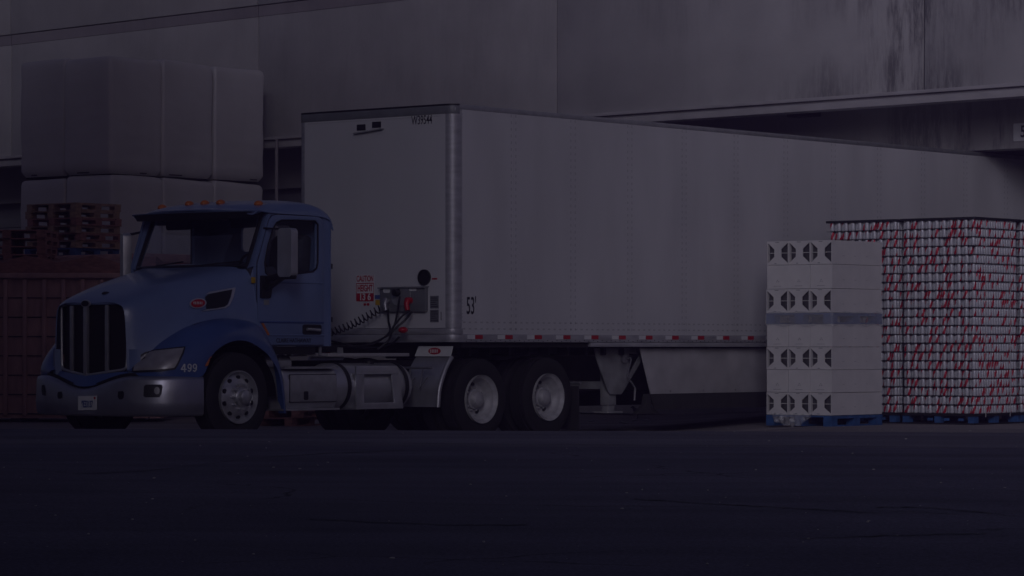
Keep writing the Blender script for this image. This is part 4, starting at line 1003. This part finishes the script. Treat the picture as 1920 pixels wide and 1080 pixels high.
tag(ct, 'plain dark red steel container behind the skip with a pallet stack on its lid', 'container')
MB().box(-1.95, -.03, -1.5, 1.58, .12, 2.50).build('container_body', 'redsteel2', ct, bevel=.01)
b = MB(); b.box(-1.97, 0, -1.52, 1.60, 2.502, 2.64); b.build('lid', 'redsteel', ct, bevel=.015)
b = MB()
for y in (-1.5, -.5, .55, 1.5): b.box(-.03, 0, y, y + .08, .12, 2.49)
b.bar((-.012, -1.25, 2.15), (-.012, -.9, 2.46), .03, .05, (1, 0, 0)); b.build('container_ribs', 'redsteel', ct, bevel=.008)
b = MB()
for y in (-1.3, 1.2): b.box(-1.9, -.05, y, y + .12, 0, .118)
b.build('container_skids', 'dark', ct)

# ------------------------------------------------------------------ white wrapped loads
def wrapped(lx, ly, h, seed):
    rnd = random.Random(seed); b = MB(); rows = []
    zs = [0, .04, .10, .25, .45, .65, .85, 1.05, 1.25, 1.45, 1.65, h - .12, h - .05, h - .015, h]
    ph = [rnd.uniform(0, 6.28) for _ in range(6)]
    for z in zs:
        ins = .06 if z == 0 else .03 if z == .04 else 0
        if z > h - .13: ins = {h - .12: .0, h - .05: .012, h - .015: .04, h: .11}.get(z, 0)
        ring = []
        q = rrect(lx - 2 * ins, ly - 2 * ins, .06, 5, c=(-lx / 2, -ly / 2))
        Q = []
        for i in range(len(q)):
            a, c = q[i], q[(i + 1) % len(q)]; n = 7 if i % 6 == 5 else 1
            Q += [(a[0] + (c[0] - a[0]) * k / n, a[1] + (c[1] - a[1]) * k / n) for k in range(n)]
        for (x, y) in Q:
            g = .006 * math.sin(z * 5.2 + ph[0] + x * 3) + .006 * math.sin(z * 11 + ph[1] + y * 6) + .006 * math.sin((x - y) * 17 + ph[2] + z * 2)
            d = Vector((x + lx / 2, y + ly / 2, 0)); d.normalize(); ring.append((x + d.x * g, y + d.y * g, z + (.02 * math.sin(ph[3] + x * 2 + y) if z > h - .06 else 0)))
        rows.append(ring)
    b.grid(rows, close_u=True); b.bm.verts.ensure_lookup_table()
    n = len(rows[0]); b.bm.faces.new(b.bm.verts[-n:]); b.bm.faces.new(b.bm.verts[:n])
    return b
LX, LY = 1.275, 1.17
colname = {(0, 0): 'at the near corner of the block', (1, 0): 'second column from the trailer', (2, 0): 'in the column nearest the trailer', (0, 1): 'in the column above the pallets'}
tname = ['bottom tier', 'middle tier', 'top tier']
for (i, j), cn in colname.items():
    for t in range(3):
        o = wrapped(LX - .012, LY - .012, 2.05, i * 7 + j * 3 + t * 11).build('wrapped_load', 'wrap', ang=55)
        o.location = yard(-11.825 - i * LX - .02 + random.uniform(-.02, .02), -13.527 - j * LY + random.uniform(-.02, .02), zground(-8, 55) + .004 + t * 2.078)
        o.rotation_euler = (0, 0, RZ + R(random.uniform(-.8, .8)))
        tag(o, 'tall white shrink wrapped load, ' + tname[t] + ', ' + cn, 'wrapped load', 'white shrink wrapped loads stacked three high')
        for k in range(2):
            zz = .02; yy = random.uniform(-LY + .1, -.3); xx = random.uniform(-LX + .1, -.3)
            if k: MB().box(.002, .008, yy, yy + random.uniform(.08, .3), zz, zz + .02).build('loose_fold', 'dark', o)
            else: MB().box(xx, xx + random.uniform(.1, .35), .002, .008, zz, zz + .02).build('loose_fold', 'dark', o)
        MB().box(-LX + .1, -.1, -LY + .08, -.08, -.026, .0).build('slip_sheet', 'dark', o)

# ------------------------------------------------------------------ white cartons on blue pallets
BX, BY, BZ = -8.889, 3.348, zground(4.2, 41.3)
cw, cl = .347, 1.2
blue_big = pallet_mesh('blue_pallet', 'bluewood', 'bluewood', 1.22, 1.05, .14)
put(blue_big, yard(BX - .61, BY - .525, BZ), RZ, 'blue wooden pallet on the ground under the lower white cartons', 'blue pallets under the white cartons')
put(blue_big, yard(BX - .61, BY - .525, BZ + .145 + 4 * .301 + .004), RZ, 'blue wooden pallet between the two tiers of white cartons', 'blue pallets under the white cartons')
def carton(vent, h):
    e = empty('carton')
    holes = []
    if vent:
        z0, z1, za, zb = h * .07, h * .93, h * .34, h * .66
        for (ya, yb) in ((.012, .118), (cw - .012, cw - .118)): holes.append([(-ya, z0), (-ya, z1), (-yb, zb), (-yb, za)])
    b = MB(); b.prism([(-.003, .002), (-cw + .003, .002), (-cw + .003, h - .003), (-.003, h - .003)], 'x', -.012, 0, holes=holes)
    b.box(-cl, -.0125, -cw + .003, -cw + .009, .002, h - .003); b.box(-cl, -.0125, -.009, -.003, .002, h - .003)
    b.box(-cl, -.0125, -cw + .0095, -.0095, h - .009, h - .003); b.box(-cl, -.0125, -cw + .0095, -.0095, .002, .008); b.box(-cl, -cl + .006, -cw + .01, -.01, .0085, h - .0095)
    b.build('carton_board', 'carton', e)
    if vent:
        MB().box(-cl + .02, -.045, -cw + .02, -.02, .012, h - .012).build('bagged_contents', 'cartonin', e)
        MB().box(-.028, -.022, -cw + .02, -.02, h * .5 - .004, h * .5 + .004).build('inner_flap', 'carton', e)
        m_ = MB()
        for yy in (-.18,): m_.box(.0005, .0015, yy - .03, yy + .03, h * .93, h * .955); m_.box(.0005, .0015, yy - .045, yy - .01, h * .05, h * .075)
        m_.build('print', 'trailgrey', e)
    else:
        m_ = MB()
        for (yy, zz) in ((-.175, .11), (-.16, .09), (-.19, .09)): m_.prism([(yy - .008, zz), (yy + .008, zz), (yy, zz + .014)], 'x', .0005, .0015)
        m_.build('recycling_mark', 'trailgrey', e)
        MB().box(.0005, .0015, -.24, -.12, .035, .039).build('printed_line', 'trailgrey', e)
    sd = MB()
    for k in range(3): xx = -.25 - .28 * k; sd.box(xx - .05, xx, -.0025, -.0015, h * .35, h * .37)
    sd.build('side_print', 'skirt', e)
    return e
cs = {}
rowname = ['bottom row on lower blue pallet', 'second row up on lower blue pallet', 'third row up on lower blue pallet', 'fourth row up on lower blue pallet', 'bottom row on upper blue pallet', 'middle row on upper blue pallet', 'topmost row of the stack']
z = BZ + .145
for r in range(7):
    if r == 4: z += .15
    h = .301 if r < 4 else .318; vent = r in (0, 2, 4, 6); key = (vent, h); sh = random.uniform(-.012, .012) - (.02 if r == 0 else 0)
    for c, nm in enumerate(('corner', 'middle', 'trailer side')):
        if key not in cs: cs[key] = o = carton(*key)
        else: o = copy_tree(cs[key])
        o.location = yard(BX - .01 + random.uniform(-.008, .008), BY - c * cw - .002 + sh, z); o.rotation_euler = (0, 0, RZ + R(random.uniform(-.5, .5)))
        tag(o, ('white vented carton' if vent else 'plain white carton') + ', ' + nm + ' column, ' + rowname[r], 'carton', 'white cartons stacked beside the trailer')
    z += h
# torn stretch film hanging off the lower pallet
b = MB(); rows = []
for i in range(5):
    row = []
    for j in range(26):
        t = j / 25; y = BY - .30 - .62 * t; dz = .16 * math.sin(math.pi * t) ** .6
        row.append(yard(BX + .012 + .05 * (i / 4) + .02 * math.sin(j * 1.9 + i), y + .02 * math.sin(i * 2 + j), BZ + .155 - dz * i / 4 + .012 * math.sin(j * 1.3 + i * 2)))
    rows.append(row)
fm = bpy.data.materials.new('torn_film'); fm.use_nodes = True; p_ = fm.node_tree.nodes['Principled BSDF']; p_.inputs['Base Color'].default_value = (.7, .7, .72, 1); p_.inputs['Roughness'].default_value = .2; p_.inputs['Alpha'].default_value = .2
M['film'] = fm
tag(b.grid(rows).build('stretch_film', 'film', solid=.002), 'torn clear stretch film hanging off the bottom blue pallet under the cartons', 'plastic film')

zm = BZ + .145 + 4 * .301
ring = []
for i in range(34):
    t = i / 33; p = (BX + .016, BY - 1.045 + 1.06 * t / .47) if t < .47 else (BX + .016 - 1.22 * (t - .47) / .53, BY + .016)
    ring.append(p)
rows = [[yard(p[0] + .006 * math.sin(i * 2.3 + k), p[1] + .006 * math.sin(i * 1.7 + k * 2), zm + dz + .012 * math.sin(i * 1.1 + k)) for i, p in enumerate(ring)] for k, dz in enumerate((-.02, .02, .06, .10, .13, .16))]
tag(MB().grid(rows).build('stretch_film', 'film', solid=.002), 'clear stretch film band wrapped round the blue pallet between the carton tiers', 'plastic film')

# ------------------------------------------------------------------ pallets of empty cans
CR, CH, LAYH, NL = .0329, .1175, .1190, 22
CP = [(.0, .002), (.024, .0), (.0325, .010), (CR, .016), (CR, .086), (.0318, .094), (.0265, .109), (.0262, .1135), (.0272, .1150), (.0250, .1165), (.0, .1120)]
def can_geo(centers, seg, seed):
    rnd = random.Random(seed); V, F, UV = [], [], []
    for (x, y, z) in centers:
        off = rnd.uniform(0, 50); n0 = len(V); a0 = rnd.uniform(0, 6.28)
        for k in range(seg):
            a = a0 + 2 * math.pi * k / seg
            for r, t in CP: V.append((x + r * math.cos(a), y + r * math.sin(a), z + t))
        m = len(CP)
        for k in range(seg):
            for i in range(m - 1):
                k2 = (k + 1) % seg; F.append((n0 + k * m + i, n0 + k2 * m + i, n0 + k2 * m + i + 1, n0 + k * m + i + 1))
                u0, u1 = off + k / seg, off + (k + 1) / seg; v0, v1 = CP[i][1] / CH, CP[i + 1][1] / CH
                UV += [u0, v0, u1, v0, u1, v1, u0, v1]
    return V, F, UV
def can_obj(name, centers, seg, seed, parent):
    V, F, UV = can_geo(centers, seg, seed); me = bpy.data.meshes.new(name); me.from_pydata(V, [], F)
    uvl = me.uv_layers.new(name='UVMap'); uvl.data.foreach_set('uv', UV)
    me.polygons.foreach_set('use_smooth', [True] * len(F)); me.materials.append(M['can'])
    o = bpy.data.objects.new(name, me); COL.objects.link(o); o.parent = parent; return o
def can_pallet(loc, lx, ly, label, faces, near, seed):
    # local origin at the near corner; the stack reaches to -x and -y
    e = empty('can_pallet', loc, RZ); tag(e, label, 'can pallet', 'shrink free pallets of empty cans')
    rnd = random.Random(seed)
    b = MB(); b.box(-lx, 0, -ly, 0, .115, .145); b.box(-lx, 0, -ly, 0, .0, .02); n0 = len(b.bm.faces)
    for y in (-.12, -ly / 2 - .06, -ly + .02):
        for x in (-.13, -lx / 2 - .06, -lx + .02): b.box(x, x + .11, y, y + .10, .021, .114)
    for y in (-.26, -ly / 2 - .16, -ly / 2 + .10): b.box(-.02, -.005, y, y + .08, .05, .085)
    for i, f in enumerate(b.bm.faces): f.material_index = int(i >= n0)
    b.build('pallet_base', 'sheet', e).data.materials.append(M['bluewood'])
    near_c, far_c = [], []
    rowsp = .0572; ny = int((ly - 2 * CR) / rowsp) + 1; nx = int((lx - 3 * CR) / (2 * CR)) + 1
    for L in range(NL):
        z = .147 + L * LAYH; sx, sy = rnd.uniform(-.006, .006), rnd.uniform(-.006, .006)
        for j in range(ny):
            for i in range(nx):
                x = -CR - .004 - i * 2 * CR - (CR if j % 2 else 0); y = -CR - .004 - j * rowsp
                if not ((x > -.21 and 'x' in faces) or (y > -.16 and 'y' in faces)): continue
                if rnd.random() < .004: continue
                q = (x + sx + rnd.uniform(-.001, .001), y + sy + rnd.uniform(-.001, .001), z)
                (near_c if near(i, j, L) and len(near_c) < 100 else far_c).append(q)
    for k, q in enumerate(near_c):
        o = can_obj('can', [(0, 0, 0)], 16, seed * 1000 + k, e); o.location = q
    tag(can_obj('inner_cans', far_c, 14, seed, e), kind='stuff')
    for L in range(NL + 1):
        z = .145 + L * LAYH; s_ = MB(); w = .003
        s_.box(-lx - .004, .004 + rnd.uniform(-.003, .004), -ly - .004, .004 + rnd.uniform(-.003, .004), z - .0012, z + .0012)
        s_.build('layer_sheet', 'sheet', e)
    z = .147 + NL * LAYH; b = MB(); b.prism(rrect(lx + .03, ly + .03, .03, c=(-lx / 2, -ly / 2)), 'z', z, z + .028); b.build('top_frame', 'sheet', e, bevel=.004)
    b = MB()
    for x in (-.28, -lx + .28): b.box(x, x + .012, -ly - .006, .0065, z + .029, z + .031); b.box(x, x + .012, .0055, .0075, .1, z + .03)
    b.build('strap', 'white', e)
    return e
CZ = zground(6.2, 42.5)
can_pallet(yard(-10.861, 4.325, CZ), 1.2, 1.17, 'tall stack of white cans with red slashes, fully visible with its corner towards us', 'xy', lambda i, j, L: L >= NL - 6 and ((i == 0 and j % 2 == 0) or j == 0), 3)
can_pallet(yard(-10.861, 4.325 - 1.24, CZ), 1.2, 1.14, 'tall stack of white cans with red slashes, half hidden behind the white cartons', 'x', lambda i, j, L: L >= NL - 10 and i == 0 and j % 2 == 0, 5)
can_pallet(yard(-10.861 - 1.27, 4.325 - .02, CZ), 1.2, 1.17, 'sliver of a can stack behind the fully visible one, cut off by the picture edge', 'xy', lambda i, j, L: j == 0 and i < 5, 8)

# ------------------------------------------------------------------ pigeon under the trailer
pg = empty('pigeon', (at(1196, 779, 50.4).x, 50.4, zground(2, 50.4)), R(160))
tag(pg, 'small dark pigeon standing on the ground behind the landing leg', 'pigeon')
b = MB()
prof = [((-.15, 0, .075), .008), ((-.11, 0, .085), .022), ((-.06, 0, .10), .042), ((0, 0, .115), .052), ((.04, 0, .13), .042), ((.065, 0, .155), .024), ((.078, 0, .175), .021), ((.095, 0, .182), .019), ((.108, 0, .18), .010), ((.125, 0, .174), .003)]
b.tube(spline([p for p, r in prof], 3), [prof[min(i // 3, 9)][1] * (1 - (i % 3) / 3) + prof[min(i // 3 + 1, 9)][1] * ((i % 3) / 3) for i in range(28)], 12)
for s in (1, -1): b.tube([(0, s * .02, .08), (.005, s * .022, .03), (.0, s * .022, .004), (.03, s * .022, .003)], .005, 6)
b.build('body', 'pigeon', pg)

# ------------------------------------------------------------------ thin haze added over the whole yard to tint and lift the blacks
hz = MB().box(-70, 80, -40, 90, -1.2, 32).build('haze', 'white', smooth=False)
hm = bpy.data.materials.new('added_haze_tint'); hm.use_nodes = True; hn = hm.node_tree.nodes; hn.clear()
ho = hn.new('ShaderNodeOutputMaterial'); hv = hn.new('ShaderNodeVolumePrincipled'); hv.inputs['Color'].default_value = (.64, .42, 1, 1); hv.inputs['Density'].default_value = .0046
hm.node_tree.links.new(hv.outputs[0], ho.inputs['Volume']); hz.data.materials.clear(); hz.data.materials.append(hm)
tag(hz, 'thin violet haze added over the whole yard to lift its dark tones', kind='stuff')
